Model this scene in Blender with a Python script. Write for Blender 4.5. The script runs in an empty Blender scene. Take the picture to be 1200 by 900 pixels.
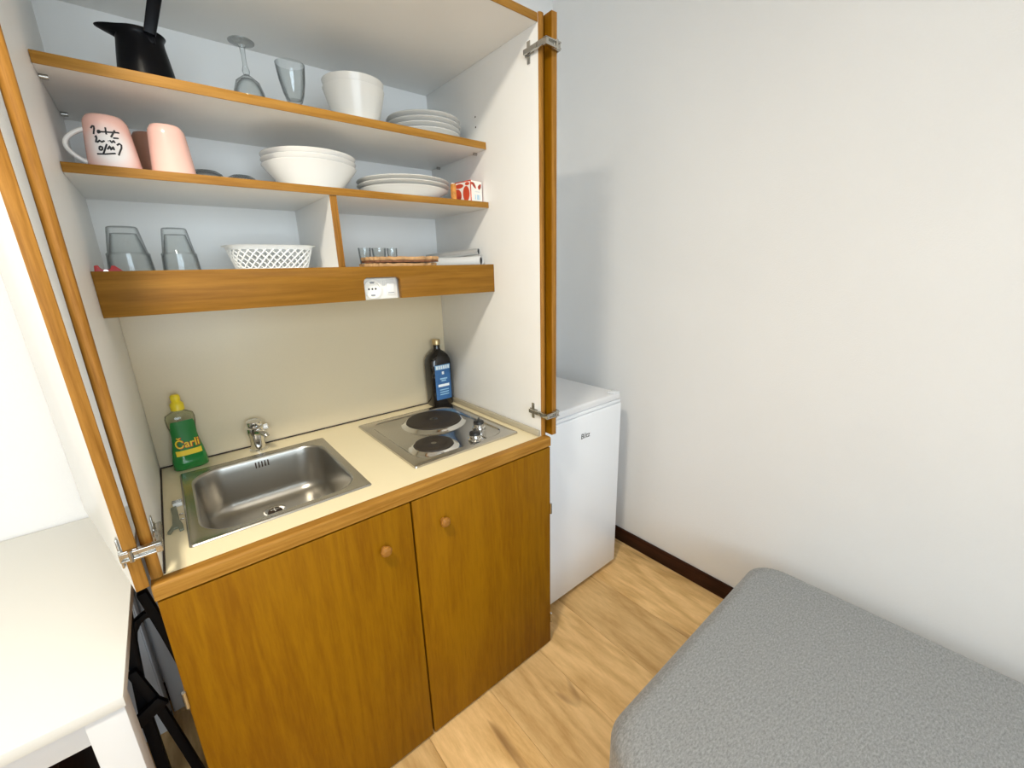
import bpy, bmesh, math, random
from mathutils import Matrix, Vector
random.seed(7)
SC = bpy.context.scene
COL = SC.collection
PI = math.pi

# ------------------------------------------------------------------ camera
cam_d = bpy.data.cameras.new('camera')
cam = bpy.data.objects.new('camera', cam_d)
COL.objects.link(cam)
F, YAW, PITCH, ROLL = 488.09, 0.688, 0.27019, -0.02707
fw = Vector((math.sin(YAW)*math.cos(PITCH), math.cos(YAW)*math.cos(PITCH), -math.sin(PITCH)))
rt0 = Vector((math.cos(YAW), -math.sin(YAW), 0)); up0 = rt0.cross(fw)
rt = math.cos(ROLL)*rt0 + math.sin(ROLL)*up0
up = -math.sin(ROLL)*rt0 + math.cos(ROLL)*up0
cam.matrix_world = Matrix(((rt.x, up.x, -fw.x, 0.1131), (rt.y, up.y, -fw.y, -0.9564), (rt.z, up.z, -fw.z, 1.4190), (0, 0, 0, 1)))
cam_d.sensor_width = 36.0
cam_d.lens = F*36.0/1200.0
cam_d.clip_start = 0.01
SC.camera = cam

# ------------------------------------------------------------------ world, light, exposure
w = bpy.data.worlds.new('daylight'); SC.world = w
w.use_nodes = True
w.node_tree.nodes['Background'].inputs[0].default_value = (0.78, 0.89, 1.0, 1)
w.node_tree.nodes['Background'].inputs[1].default_value = 9.5
LAMP_POWER = 228.0
SC.view_settings.view_transform = 'Standard'
SC.view_settings.look = 'None'
SC.view_settings.gamma = 1.0
SC.view_settings.use_curve_mapping = False
SC.view_settings.exposure = 0.0
SC.cycles.max_bounces = 10
SC.cycles.diffuse_bounces = 6
SC.cycles.transparent_max_bounces = 24
SC.cycles.sample_clamp_indirect = 6.0
ROOM = dict(x0=-2.1, x1=1.772, y0=-3.0, y1=0.69, z1=2.80)
WIN = dict(x0=-1.3, x1=0.9, z0=0.75, z1=2.25)          # window in the wall behind the camera
pl = bpy.data.lights.new('window_portal', 'AREA')
pl.shape = 'RECTANGLE'; pl.size = WIN['x1']-WIN['x0']; pl.size_y = WIN['z1']-WIN['z0']
pl.cycles.is_portal = True
po = bpy.data.objects.new('window_portal', pl); COL.objects.link(po)
po.location = ((WIN['x0']+WIN['x1'])/2, ROOM['y0']-0.08, (WIN['z0']+WIN['z1'])/2)
po.rotation_euler = (PI/2, 0, 0)

# ------------------------------------------------------------------ materials
def new_mat(name):
    m = bpy.data.materials.new(name); m.use_nodes = True
    nt = m.node_tree
    return m, nt, nt.nodes['Principled BSDF']

def plain(name, col, rough=0.5, metal=0.0, spec=0.5, noise=0.0, nscale=30, bump=0.0, bscale=200, coat=0.0, **kw):
    m, nt, b = new_mat(name)
    b.inputs['Base Color'].default_value = (*col, 1)
    b.inputs['Roughness'].default_value = rough
    b.inputs['Metallic'].default_value = metal
    b.inputs['Specular IOR Level'].default_value = spec
    b.inputs['Coat Weight'].default_value = coat
    tc = nt.nodes.new('ShaderNodeTexCoord')
    if noise:
        n = nt.nodes.new('ShaderNodeTexNoise'); n.inputs['Scale'].default_value = nscale
        n.inputs['Detail'].default_value = 4
        r = nt.nodes.new('ShaderNodeValToRGB')
        r.color_ramp.elements[0].position = 0.3; r.color_ramp.elements[1].position = 0.7
        r.color_ramp.elements[0].color = (*[c*(1-noise) for c in col], 1)
        r.color_ramp.elements[1].color = (*[min(1, c*(1+noise)) for c in col], 1)
        nt.links.new(tc.outputs['Object'], n.inputs['Vector'])
        nt.links.new(n.outputs['Fac'], r.inputs['Fac']); nt.links.new(r.outputs['Color'], b.inputs['Base Color'])
    if bump:
        n = nt.nodes.new('ShaderNodeTexNoise'); n.inputs['Scale'].default_value = bscale
        bp = nt.nodes.new('ShaderNodeBump'); bp.inputs['Strength'].default_value = bump; bp.inputs['Distance'].default_value = 0.002
        nt.links.new(tc.outputs['Object'], n.inputs['Vector'])
        nt.links.new(n.outputs['Fac'], bp.inputs['Height']); nt.links.new(bp.outputs['Normal'], b.inputs['Normal'])
    return m

def wood(name, dark, light, axis='z', scale=1.0, rough=0.42, coarse=7.0, stretch=0.06, bump=0.25, rand=False, spec=0.15, fine=1.0, cath=0.10, lo=0.55, hi=1.0):
    """grain lines run along `axis`; broad flame figure plus fine pores"""
    m, nt, b = new_mat(name)
    L = nt.links
    tc = nt.nodes.new('ShaderNodeTexCoord')
    mp = nt.nodes.new('ShaderNodeMapping')
    s = [1, 1, 1]; s['xyz'.index(axis)] = stretch
    mp.inputs['Scale'].default_value = [v*scale for v in s]
    L.new(tc.outputs['Object'], mp.inputs['Vector'])
    vec = mp.outputs['Vector']
    if rand:
        oi = nt.nodes.new('ShaderNodeObjectInfo')
        mul = nt.nodes.new('ShaderNodeMath'); mul.operation = 'MULTIPLY'; mul.inputs[1].default_value = 37.0
        cx = nt.nodes.new('ShaderNodeCombineXYZ')
        ad = nt.nodes.new('ShaderNodeVectorMath'); ad.operation = 'ADD'
        L.new(oi.outputs['Random'], mul.inputs[0]); L.new(mul.outputs[0], cx.inputs[0]); L.new(mul.outputs[0], cx.inputs[2])
        L.new(vec, ad.inputs[0]); L.new(cx.outputs[0], ad.inputs[1]); vec = ad.outputs[0]
    n1 = nt.nodes.new('ShaderNodeTexNoise'); n1.inputs['Scale'].default_value = coarse; n1.inputs['Detail'].default_value = 3
    n1.inputs['Distortion'].default_value = 0.6
    L.new(vec, n1.inputs['Vector'])
    # contour the broad noise to get cathedral lines
    mm = nt.nodes.new('ShaderNodeMath'); mm.operation = 'MULTIPLY'; mm.inputs[1].default_value = 60.0
    sn = nt.nodes.new('ShaderNodeMath'); sn.operation = 'SINE'
    L.new(n1.outputs['Fac'], mm.inputs[0]); L.new(mm.outputs[0], sn.inputs[0])
    n2 = nt.nodes.new('ShaderNodeTexNoise'); n2.inputs['Scale'].default_value = coarse*22; n2.inputs['Detail'].default_value = 5
    n2.inputs['Roughness'].default_value = 0.7
    L.new(vec, n2.inputs['Vector'])
    a1 = nt.nodes.new('ShaderNodeMath'); a1.operation = 'MULTIPLY_ADD'; a1.inputs[1].default_value = cath
    fm = nt.nodes.new('ShaderNodeMapRange'); fm.inputs[3].default_value = 0.5-0.5*fine; fm.inputs[4].default_value = 0.5+0.5*fine
    L.new(n2.outputs['Fac'], fm.inputs[0])
    L.new(sn.outputs[0], a1.inputs[0]); L.new(fm.outputs[0], a1.inputs[2])
    a2 = nt.nodes.new('ShaderNodeMath'); a2.operation = 'MULTIPLY_ADD'; a2.inputs[1].default_value = 0.55
    L.new(n1.outputs['Fac'], a2.inputs[0]); L.new(a1.outputs[0], a2.inputs[2])
    r = nt.nodes.new('ShaderNodeValToRGB')
    r.color_ramp.elements[0].position = lo; r.color_ramp.elements[1].position = hi
    r.color_ramp.elements[0].color = (*dark, 1); r.color_ramp.elements[1].color = (*light, 1)
    L.new(a2.outputs[0], r.inputs['Fac']); 
    b.inputs['Roughness'].default_value = rough
    b.inputs['Specular IOR Level'].default_value = spec
    L.new(r.outputs['Color'], b.inputs['Base Color'])
    if bump:
        bp = nt.nodes.new('ShaderNodeBump'); bp.inputs['Strength'].default_value = bump; bp.inputs['Distance'].default_value = 0.0015
        L.new(a1.outputs[0], bp.inputs['Height']); L.new(bp.outputs['Normal'], b.inputs['Normal'])
    return m, nt, r, vec

def floor_mat():
    m, nt, r, vec = wood('oak_laminate', (0.53, 0.315, 0.115), (0.84, 0.565, 0.265), 'y', 1.0, 0.45, 3.5, 0.16, 0.08, True, fine=0.55, cath=0.10, lo=0.57, hi=0.98)
    L = nt.links; b = nt.nodes['Principled BSDF']
    # dark knots and shakes
    n = nt.nodes.new('ShaderNodeTexNoise'); n.inputs['Scale'].default_value = 8.0; n.inputs['Detail'].default_value = 2.0
    n.inputs['Distortion'].default_value = 1.8
    L.new(vec, n.inputs['Vector'])
    kr = nt.nodes.new('ShaderNodeValToRGB')
    kr.color_ramp.elements[0].position = 0.645; kr.color_ramp.elements[0].color = (0, 0, 0, 1)
    kr.color_ramp.elements[1].position = 0.76; kr.color_ramp.elements[1].color = (0.75, 0.75, 0.75, 1)
    L.new(n.outputs['Fac'], kr.inputs['Fac'])
    oi = nt.nodes.new('ShaderNodeObjectInfo')
    hs = nt.nodes.new('ShaderNodeHueSaturation')
    mr = nt.nodes.new('ShaderNodeMapRange'); mr.inputs[3].default_value = 0.88; mr.inputs[4].default_value = 1.12
    L.new(oi.outputs['Random'], mr.inputs[0]); L.new(mr.outputs[0], hs.inputs['Value'])
    L.new(r.outputs['Color'], hs.inputs['Color'])
    mx = nt.nodes.new('ShaderNodeMix'); mx.data_type = 'RGBA'
    L.new(kr.outputs['Color'], mx.inputs[0]); L.new(hs.outputs['Color'], mx.inputs[6])
    mx.inputs[7].default_value = (0.20, 0.10, 0.035, 1)
    L.new(mx.outputs[2], b.inputs['Base Color'])
    return m

def thin_glass(name, tint=(0.93, 0.945, 0.945), rough=0.03, fac=0.4, ior=1.5):
    m = bpy.data.materials.new(name); m.use_nodes = True
    nt = m.node_tree; nt.nodes.clear()
    o = nt.nodes.new('ShaderNodeOutputMaterial')
    t = nt.nodes.new('ShaderNodeBsdfTransparent')
    g = nt.nodes.new('ShaderNodeBsdfGlossy'); g.inputs['Roughness'].default_value = rough
    lw = nt.nodes.new('ShaderNodeLayerWeight'); lw.inputs['Blend'].default_value = 0.5
    pw = nt.nodes.new('ShaderNodeMath'); pw.operation = 'POWER'; pw.inputs[1].default_value = 3.5
    sc = nt.nodes.new('ShaderNodeMath'); sc.operation = 'MULTIPLY_ADD'; sc.inputs[1].default_value = fac; sc.inputs[2].default_value = 0.05
    nt.links.new(lw.outputs['Facing'], pw.inputs[0]); nt.links.new(pw.outputs[0], sc.inputs[0])
    ramp = nt.nodes.new('ShaderNodeValToRGB')
    ramp.color_ramp.elements[0].position = 0.3; ramp.color_ramp.elements[0].color = (*tint, 1)
    ramp.color_ramp.elements[1].position = 1.0; ramp.color_ramp.elements[1].color = (*[c*0.38 for c in tint], 1)
    nt.links.new(lw.outputs['Facing'], ramp.inputs['Fac']); nt.links.new(ramp.outputs['Color'], t.inputs[0])
    mx = nt.nodes.new('ShaderNodeMixShader')
    nt.links.new(sc.outputs[0], mx.inputs[0]); nt.links.new(t.outputs[0], mx.inputs[1]); nt.links.new(g.outputs[0], mx.inputs[2])
    nt.links.new(mx.outputs[0], o.inputs[0])
    return m

def steel(name, col=(0.50, 0.48, 0.44), rough=0.27, axis=0, bump=0.06):
    m, nt, b = new_mat(name)
    b.inputs['Base Color'].default_value = (*col, 1); b.inputs['Metallic'].default_value = 1.0
    b.inputs['Roughness'].default_value = rough
    tc = nt.nodes.new('ShaderNodeTexCoord'); mp = nt.nodes.new('ShaderNodeMapping')
    s = [400, 400, 400]; s[axis] = 8; mp.inputs['Scale'].default_value = s
    n = nt.nodes.new('ShaderNodeTexNoise'); n.inputs['Scale'].default_value = 1.0
    bp = nt.nodes.new('ShaderNodeBump'); bp.inputs['Strength'].default_value = bump; bp.inputs['Distance'].default_value = 0.001
    nt.links.new(tc.outputs['Object'], mp.inputs['Vector']); nt.links.new(mp.outputs[0], n.inputs['Vector'])
    nt.links.new(n.outputs['Fac'], bp.inputs['Height']); nt.links.new(bp.outputs[0], b.inputs['Normal'])
    return m

def fabric(name, dark, light):
    m, nt, b = new_mat(name); L = nt.links
    tc = nt.nodes.new('ShaderNodeTexCoord')
    mp = nt.nodes.new('ShaderNodeMapping'); mp.inputs['Scale'].default_value = (1.0, 2.2, 1.0); mp.inputs['Rotation'].default_value = (0, 0, 0.5)
    L.new(tc.outputs['Object'], mp.inputs['Vector'])
    n = nt.nodes.new('ShaderNodeTexNoise'); n.inputs['Scale'].default_value = 110; n.inputs['Detail'].default_value = 6; n.inputs['Roughness'].default_value = 0.75
    L.new(mp.outputs[0], n.inputs['Vector'])
    r = nt.nodes.new('ShaderNodeValToRGB')
    r.color_ramp.elements[0].position = 0.36; r.color_ramp.elements[1].position = 0.66
    r.color_ramp.elements[0].color = (*dark, 1); r.color_ramp.elements[1].color = (*light, 1)
    L.new(n.outputs['Fac'], r.inputs['Fac']); L.new(r.outputs['Color'], b.inputs['Base Color'])
    b.inputs['Roughness'].default_value = 0.95; b.inputs['Specular IOR Level'].default_value = 0.1
    b.inputs['Sheen Weight'].default_value = 0.25
    n2 = nt.nodes.new('ShaderNodeTexNoise'); n2.inputs['Scale'].default_value = 420
    L.new(tc.outputs['Object'], n2.inputs['Vector'])
    bp = nt.nodes.new('ShaderNodeBump'); bp.inputs['Strength'].default_value = 0.5; bp.inputs['Distance'].default_value = 0.002
    L.new(n2.outputs['Fac'], bp.inputs['Height']); L.new(bp.outputs[0], b.inputs['Normal'])
    return m

M = {}
M['wall'] = plain('wall_paint', (0.79, 0.785, 0.775), 0.9, spec=0.1, noise=0.012, nscale=3, bump=0.35, bscale=260)
M['ceiling'] = plain('ceiling_paint', (0.85, 0.85, 0.83), 0.95, spec=0.1)
M['floor'] = floor_mat()
M['subfloor'] = plain('dark_joint', (0.16, 0.09, 0.04), 0.9)
M['skirting'] = wood('dark_skirting', (0.020, 0.006, 0.003), (0.060, 0.020, 0.010), 'y', 1.0, 0.4, 6, 0.06, 0.05)[0]
M['oak_door'] = wood('honey_oak_door', (0.19, 0.074, 0.0006), (0.255, 0.113, 0.0015), 'z', 1.0, 0.5, 5.0, 0.09, 0.6, spec=0.10)[0]
M['oak_x'] = wood('honey_oak_strip', (0.25, 0.110, 0.013), (0.40, 0.200, 0.038), 'x', 1.0, 0.45, 8.0, 0.05, 0.2)[0]
M['oak_z'] = wood('honey_oak_edge', (0.22, 0.092, 0.012), (0.38, 0.180, 0.034), 'z', 1.0, 0.45, 9.0, 0.05, 0.2)[0]
M['fascia'] = wood('fascia_oak', (0.19, 0.080, 0.007), (0.29, 0.135, 0.016), 'x', 1.0, 0.45, 5.0, 0.05, 0.12)[0]
M['melamine'] = plain('white_melamine', (0.80, 0.795, 0.775), 0.38, spec=0.4, noise=0.01, nscale=9)
M['door_white'] = plain('door_inner_melamine', (0.82, 0.80, 0.765), 0.22, spec=0.5)
M['backsplash'] = plain('beige_backsplash', (0.64, 0.545, 0.375), 0.30, spec=0.5, noise=0.015, nscale=300)
M['worktop'] = plain('cream_laminate', (0.80, 0.70, 0.47), 0.30, spec=0.5, noise=0.025, nscale=500)
M['seal'] = plain('dark_seal', (0.035, 0.02, 0.012), 0.7)
M['grey_trim'] = plain('grey_beige_trim', (0.42, 0.37, 0.27), 0.45)
M['steel'] = steel('brushed_steel')
M['steel_bowl'] = steel('satin_steel_bowl', (0.46, 0.44, 0.40), 0.30, 0, 0.03)
M['hob_steel'] = steel('hob_steel', (0.55, 0.525, 0.485), 0.16, 0, 0.04)
M['chrome'] = plain('chrome', (0.75, 0.75, 0.74), 0.08, 1.0)
M['nickel'] = plain('nickel', (0.50, 0.485, 0.45), 0.26, 1.0)
M['iron'] = plain('cast_iron', (0.030, 0.023, 0.017), 0.55, spec=0.3, bump=0.2, bscale=500)
M['black_plastic'] = plain('black_plastic', (0.012, 0.012, 0.012), 0.35)
M['black_enamel'] = plain('black_enamel', (0.003, 0.003, 0.004), 0.35, spec=0.12)
M['black_metal'] = plain('black_painted_metal', (0.004, 0.004, 0.005), 0.5, spec=0.15)
M['fridge'] = plain('fridge_white', (0.80, 0.82, 0.85), 0.25, spec=0.5, coat=0.2)
M['fridge_top'] = plain('fridge_top_white', (0.74, 0.74, 0.75), 0.45)
M['rubber'] = plain('rubber_gasket', (0.25, 0.26, 0.28), 0.6)
M['ink'] = plain('black_ink', (0.01, 0.01, 0.012), 0.5)
M['white_ceramic'] = plain('white_ceramic', (0.84, 0.82, 0.78), 0.18, spec=0.5)
M['cream_ceramic'] = plain('cream_ceramic', (0.80, 0.77, 0.71), 0.25, spec=0.5)
M['grey_ceramic'] = plain('grey_white_ceramic', (0.70, 0.69, 0.66), 0.22, spec=0.5)
M['pink'] = plain('pink_ceramic', (0.78, 0.47, 0.40), 0.2, spec=0.5)
mm_, nt_, b__ = new_mat('pink_white_ceramic')
b__.inputs['Roughness'].default_value = 0.2
tc_ = nt_.nodes.new('ShaderNodeTexCoord'); vd_ = nt_.nodes.new('ShaderNodeVectorMath'); vd_.operation = 'DISTANCE'; vd_.inputs[1].default_value = (0.0, -0.042, 0.040)
rr_ = nt_.nodes.new('ShaderNodeValToRGB'); rr_.color_ramp.elements[0].position = 0.022; rr_.color_ramp.elements[1].position = 0.05
rr_.color_ramp.elements[0].color = (0.82, 0.77, 0.74, 1); rr_.color_ramp.elements[1].color = (0.78, 0.47, 0.40, 1)
nt_.links.new(tc_.outputs['Object'], vd_.inputs[0]); nt_.links.new(vd_.outputs['Value'], rr_.inputs['Fac']); nt_.links.new(rr_.outputs['Color'], b__.inputs['Base Color'])
M['pink_white'] = mm_
M['brown_mug'] = plain('brown_ceramic', (0.33, 0.16, 0.10), 0.35)
M['glass'] = thin_glass('clear_glass')
M['plastic_white'] = plain('white_plastic', (0.82, 0.82, 0.80), 0.35)
M['socket_plate'] = plain('socket_plastic', (0.86, 0.85, 0.80), 0.3)
M['table'] = plain('white_lacquer', (0.66, 0.65, 0.61), 0.35, spec=0.4)
M['table_edge'] = plain('white_lacquer_edge', (0.64, 0.64, 0.64), 0.4)
M['bed'] = fabric('grey_melange', (0.19, 0.195, 0.195), (0.36, 0.365, 0.365))
M['bed_base'] = fabric('dark_base_cloth', (0.05, 0.05, 0.05), (0.09, 0.09, 0.09))
M['red_plastic'] = plain('red_plastic', (0.45, 0.02, 0.02), 0.4)
M['trivet_top'] = plain('cork_light', (0.50, 0.29, 0.13), 0.8, noise=0.25, nscale=60)
M['trivet_side'] = plain('dark_bark', (0.17, 0.065, 0.025), 0.8, noise=0.4, nscale=80)
M['silver_sheet'] = plain('silver_sheet', (0.55, 0.56, 0.56), 0.3, 0.6)
M['grey_cloth'] = plain('grey_sheet', (0.62, 0.63, 0.63), 0.6)
M['clip_green'] = plain('grey_green_plastic', (0.20, 0.21, 0.15), 0.5)
M['green_liquid'] = plain('green_detergent', (0.010, 0.20, 0.035), 0.15, spec=0.6, coat=0.5)
M['green_label'] = plain('green_label', (0.012, 0.17, 0.030), 0.35)
M['clear_plastic'] = thin_glass('clear_plastic', (0.86, 0.88, 0.80), 0.12, 0.3)
M['yellow'] = plain('yellow_plastic', (0.80, 0.62, 0.02), 0.35)
M['yellow_ink'] = plain('yellow_ink', (0.85, 0.62, 0.03), 0.5)
M['red_ink'] = plain('red_ink', (0.55, 0.06, 0.02), 0.5)
M['dark_glass'] = plain('near_black_glass', (0.008, 0.006, 0.005), 0.08, spec=0.6)
M['gold'] = plain('brass_cap', (0.55, 0.42, 0.22), 0.35, 0.8)
M['blue_label'] = plain('blue_label', (0.03, 0.12, 0.30), 0.4, noise=0.15, nscale=40)
M['light_blue'] = plain('pale_blue_ink', (0.30, 0.52, 0.70), 0.5)
M['white_ink'] = plain('white_ink', (0.80, 0.84, 0.86), 0.5)
M['box_red'] = plain('red_box_print', (0.50, 0.06, 0.03), 0.5, noise=0.8, nscale=45)
M['box_white'] = plain('white_card', (0.82, 0.80, 0.74), 0.6)
M['box_orange'] = plain('orange_card', (0.62, 0.26, 0.05), 0.6, noise=0.3, nscale=60)
M['knob_wood'] = wood('knob_wood', (0.25, 0.105, 0.018), (0.38, 0.18, 0.04), 'x', 1.0, 0.3, 20, 0.2, 0.0)[0]
M['shade_dark'] = wood('shade_block_dark', (0.012, 0.005, 0.003), (0.030, 0.013, 0.008), 'x', 1.0, 0.5, 8, 0.08, 0.1)[0]  # near-black colour for the block added to darken under the table
M['pale_panel'] = plain('pale_grey_panel', (0.76, 0.78, 0.80), 0.45)
M['window_frame'] = plain('window_frame_white', (0.85, 0.85, 0.84), 0.4)
M['lamp_base'] = plain('lamp_base', (0.7, 0.7, 0.68), 0.4)

# ------------------------------------------------------------------ mesh helpers
def mk(name, verts, faces, mat, parent=None, loc=(0, 0, 0), rz=0.0, smooth=False, ang=40):
    me = bpy.data.meshes.new(name)
    me.from_pydata([tuple(v) for v in verts], [], faces)
    bm = bmesh.new(); bm.from_mesh(me); bmesh.ops.recalc_face_normals(bm, faces=bm.faces); bm.to_mesh(me); bm.free()
    if smooth:
        me.shade_smooth(); me.set_sharp_from_angle(angle=math.radians(ang))
    me.materials.append(M[mat] if isinstance(mat, str) else mat)
    return link(name, me, parent, loc, rz)

def link(name, me, parent=None, loc=(0, 0, 0), rz=0.0):
    o = bpy.data.objects.new(name, me); COL.objects.link(o)
    o.location = loc; o.rotation_euler = (0, 0, rz)
    if parent: o.parent = parent
    return o

def box_bm(bm, x0, x1, y0, y1, z0, z1, bev=0.0, seg=2, mat=None):
    r = bmesh.ops.create_cube(bm, size=1.0)
    vs = r['verts']
    for v in vs:
        v.co = Vector(((x0+x1)/2 + v.co.x*(x1-x0), (y0+y1)/2 + v.co.y*(y1-y0), (z0+z1)/2 + v.co.z*(z1-z0)))
        if mat is not None: v.co = mat @ v.co
    if bev:
        es = list({e for v in vs for e in v.link_edges})
        bmesh.ops.bevel(bm, geom=es, offset=bev, segments=seg, affect='EDGES', profile=0.5)

def bm_obj(name, bm, mat, parent=None, loc=(0, 0, 0), rz=0.0, smooth=True, ang=40):
    me = bpy.data.meshes.new(name)
    bmesh.ops.recalc_face_normals(bm, faces=bm.faces)
    bm.to_mesh(me); bm.free()
    if smooth:
        me.shade_smooth(); me.set_sharp_from_angle(angle=math.radians(ang))
    me.materials.append(M[mat] if isinstance(mat, str) else mat)
    return link(name, me, parent, loc, rz)

def box(name, x0, x1, y0, y1, z0, z1, mat, parent=None, bev=0.001, loc=(0, 0, 0), rz=0.0, seg=2):
    bm = bmesh.new(); box_bm(bm, x0, x1, y0, y1, z0, z1, bev, seg)
    return bm_obj(name, bm, mat, parent, loc, rz)

def boxes(name, lst, mat, parent=None, bev=0.0008, loc=(0, 0, 0), rz=0.0):
    bm = bmesh.new()
    for b in lst: box_bm(bm, *b, bev)
    return bm_obj(name, bm, mat, parent, loc, rz)

def lathe(name, prof, mat, parent=None, loc=(0, 0, 0), seg=40, rz=0.0, ang=45, fac=None):
    """prof: list of (r, z); closed where r == 0"""
    vs, fs, rows = [], [], []
    for r, z in prof:
        if r <= 1e-6:
            rows.append([len(vs)]); vs.append((0, 0, z))
        else:
            row = []
            for i in range(seg):
                a = 2*PI*i/seg
                rr = r*(fac(a, z) if fac else 1.0)
                row.append(len(vs)); vs.append((rr*math.cos(a), rr*math.sin(a), z))
            rows.append(row)
    for a, b in zip(rows[:-1], rows[1:]):
        if len(a) == 1 and len(b) == 1: continue
        for i in range(seg):
            j = (i+1) % seg
            if len(a) == 1: fs.append((a[0], b[j], b[i]))
            elif len(b) == 1: fs.append((a[i], a[j], b[0]))
            else: fs.append((a[i], a[j], b[j], b[i]))
    return mk(name, vs, fs, mat, parent, loc, rz, True, ang)

def loft(name, rings, mat, parent=None, loc=(0, 0, 0), rz=0.0, cap0=True, cap1=True, ang=40, smooth=True):
    vs, fs = [], []
    n = len(rings[0])
    for r in rings: vs += [tuple(p) for p in r]
    for k in range(len(rings)-1):
        for i in range(n):
            j = (i+1) % n
            fs.append((k*n+i, k*n+j, (k+1)*n+j, (k+1)*n+i))
    if cap0: fs.append(tuple(range(n-1, -1, -1)))
    if cap1: fs.append(tuple(range((len(rings)-1)*n, len(rings)*n)))
    return mk(name, vs, fs, mat, parent, loc, rz, smooth, ang)

def rrect(x0, x1, y0, y1, r, z, k=8):
    pts = []
    r = min(r, (x1-x0)/2-1e-4, (y1-y0)/2-1e-4)
    for cx, cy, a0 in ((x1-r, y0+r, -PI/2), (x1-r, y1-r, 0), (x0+r, y1-r, PI/2), (x0+r, y0+r, PI)):
        for i in range(k+1):
            a = a0 + (PI/2)*i/k
            pts.append((cx+r*math.cos(a), cy+r*math.sin(a), z))
    return pts

def sell(a, b, z, n=2.0, k=40, cx=0, cy=0):
    pts = []
    for i in range(k):
        t = 2*PI*i/k; c, s = math.cos(t), math.sin(t)
        pts.append((cx+a*math.copysign(abs(c)**(2/n), c), cy+b*math.copysign(abs(s)**(2/n), s), z))
    return pts

def tube_bm(bm, pts, r, seg=10, closed=False):
    pts = [Vector(p) for p in pts]
    rings = []
    n = len(pts); up_ = None
    for i, p in enumerate(pts):
        if closed: d = (pts[(i+1) % n]-pts[i-1]).normalized()
        else: d = (pts[min(i+1, n-1)]-pts[max(i-1, 0)]).normalized()
        if up_ is None: up_ = Vector((0, 0, 1)) if abs(d.z) < 0.9 else Vector((1, 0, 0))
        s = d.cross(up_).normalized(); up_ = s.cross(d).normalized()
        rr = r[i] if isinstance(r, (list, tuple)) else r
        rings.append([bm.verts.new(p+rr*(math.cos(2*PI*k/seg)*s+math.sin(2*PI*k/seg)*up_)) for k in range(seg)])
    m = n if closed else n-1
    for i in range(m):
        a, b = rings[i], rings[(i+1) % n]
        for k in range(seg):
            bm.faces.new((a[k], a[(k+1) % seg], b[(k+1) % seg], b[k]))
    if not closed:
        bm.faces.new(rings[0][::-1]); bm.faces.new(rings[-1])

def tube(name, pts, r, mat, parent=None, loc=(0, 0, 0), seg=10, closed=False, rz=0.0):
    bm = bmesh.new(); tube_bm(bm, pts, r, seg, closed)
    return bm_obj(name, bm, mat, parent, loc, rz)

def prism(name, outline, d0, d1, mat, parent=None, axis='y', loc=(0, 0, 0), bev=0.0, rz=0.0):
    """outline in the plane across axis ('y': (x,z); 'z': (x,y); 'x': (y,z))"""
    bm = bmesh.new()
    def P(u, v, d): return {'y': (u, d, v), 'z': (u, v, d), 'x': (d, u, v)}[axis]
    a = [bm.verts.new(P(u, v, d0)) for u, v in outline]
    b = [bm.verts.new(P(u, v, d1)) for u, v in outline]
    n = len(outline)
    bm.faces.new(a); bm.faces.new(b[::-1])
    for i in range(n):
        bm.faces.new((a[i], b[i], b[(i+1) % n], a[(i+1) % n]))
    bmesh.ops.recalc_face_normals(bm, faces=bm.faces)
    if bev:
        es = [e for e in bm.edges if e.calc_face_angle(0) > 0.6]
        bmesh.ops.bevel(bm, geom=es, offset=bev, segments=2, affect='EDGES', profile=0.5)
    return bm_obj(name, bm, mat, parent, loc, rz)

def text_verts(body, size, shear=0.0, bold=0.0, align='CENTER', spacing=1.0):
    cu = bpy.data.curves.new('lettering', 'FONT'); cu.body = body; cu.size = size; cu.shear = shear
    cu.align_x = align; cu.align_y = 'CENTER'; cu.offset = bold; cu.resolution_u = 3; cu.space_line = spacing
    ob = bpy.data.objects.new('lettering', cu); COL.objects.link(ob)
    dg = bpy.context.evaluated_depsgraph_get()
    me = ob.evaluated_get(dg).to_mesh()
    vs = [v.co.copy() for v in me.vertices]; fs = [tuple(p.vertices) for p in me.polygons]
    ob.evaluated_get(dg).to_mesh_clear()
    bpy.data.objects.remove(ob); bpy.data.curves.remove(cu)
    return vs, fs

def text(name, body, size, mapping, mat, parent=None, loc=(0, 0, 0), rz=0.0, **kw):
    vs, fs = text_verts(body, size, **kw)
    return mk(name, [mapping(v.x, v.y) for v in vs], fs, mat, parent, loc, rz)

def thing(name, label, cat, loc=(0, 0, 0), rz=0.0, group=None):
    o = bpy.data.objects.new(name, None); COL.objects.link(o)
    o.empty_display_size = 0.05
    o.location = loc; o.rotation_euler = (0, 0, rz)
    return tag(o, label, cat, group)

def tag(o, label, cat, group=None):
    o['label'] = label; o['category'] = cat
    if group: o['group'] = group
    return o

def struct(o):
    o['kind'] = 'structure'; return o

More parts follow.
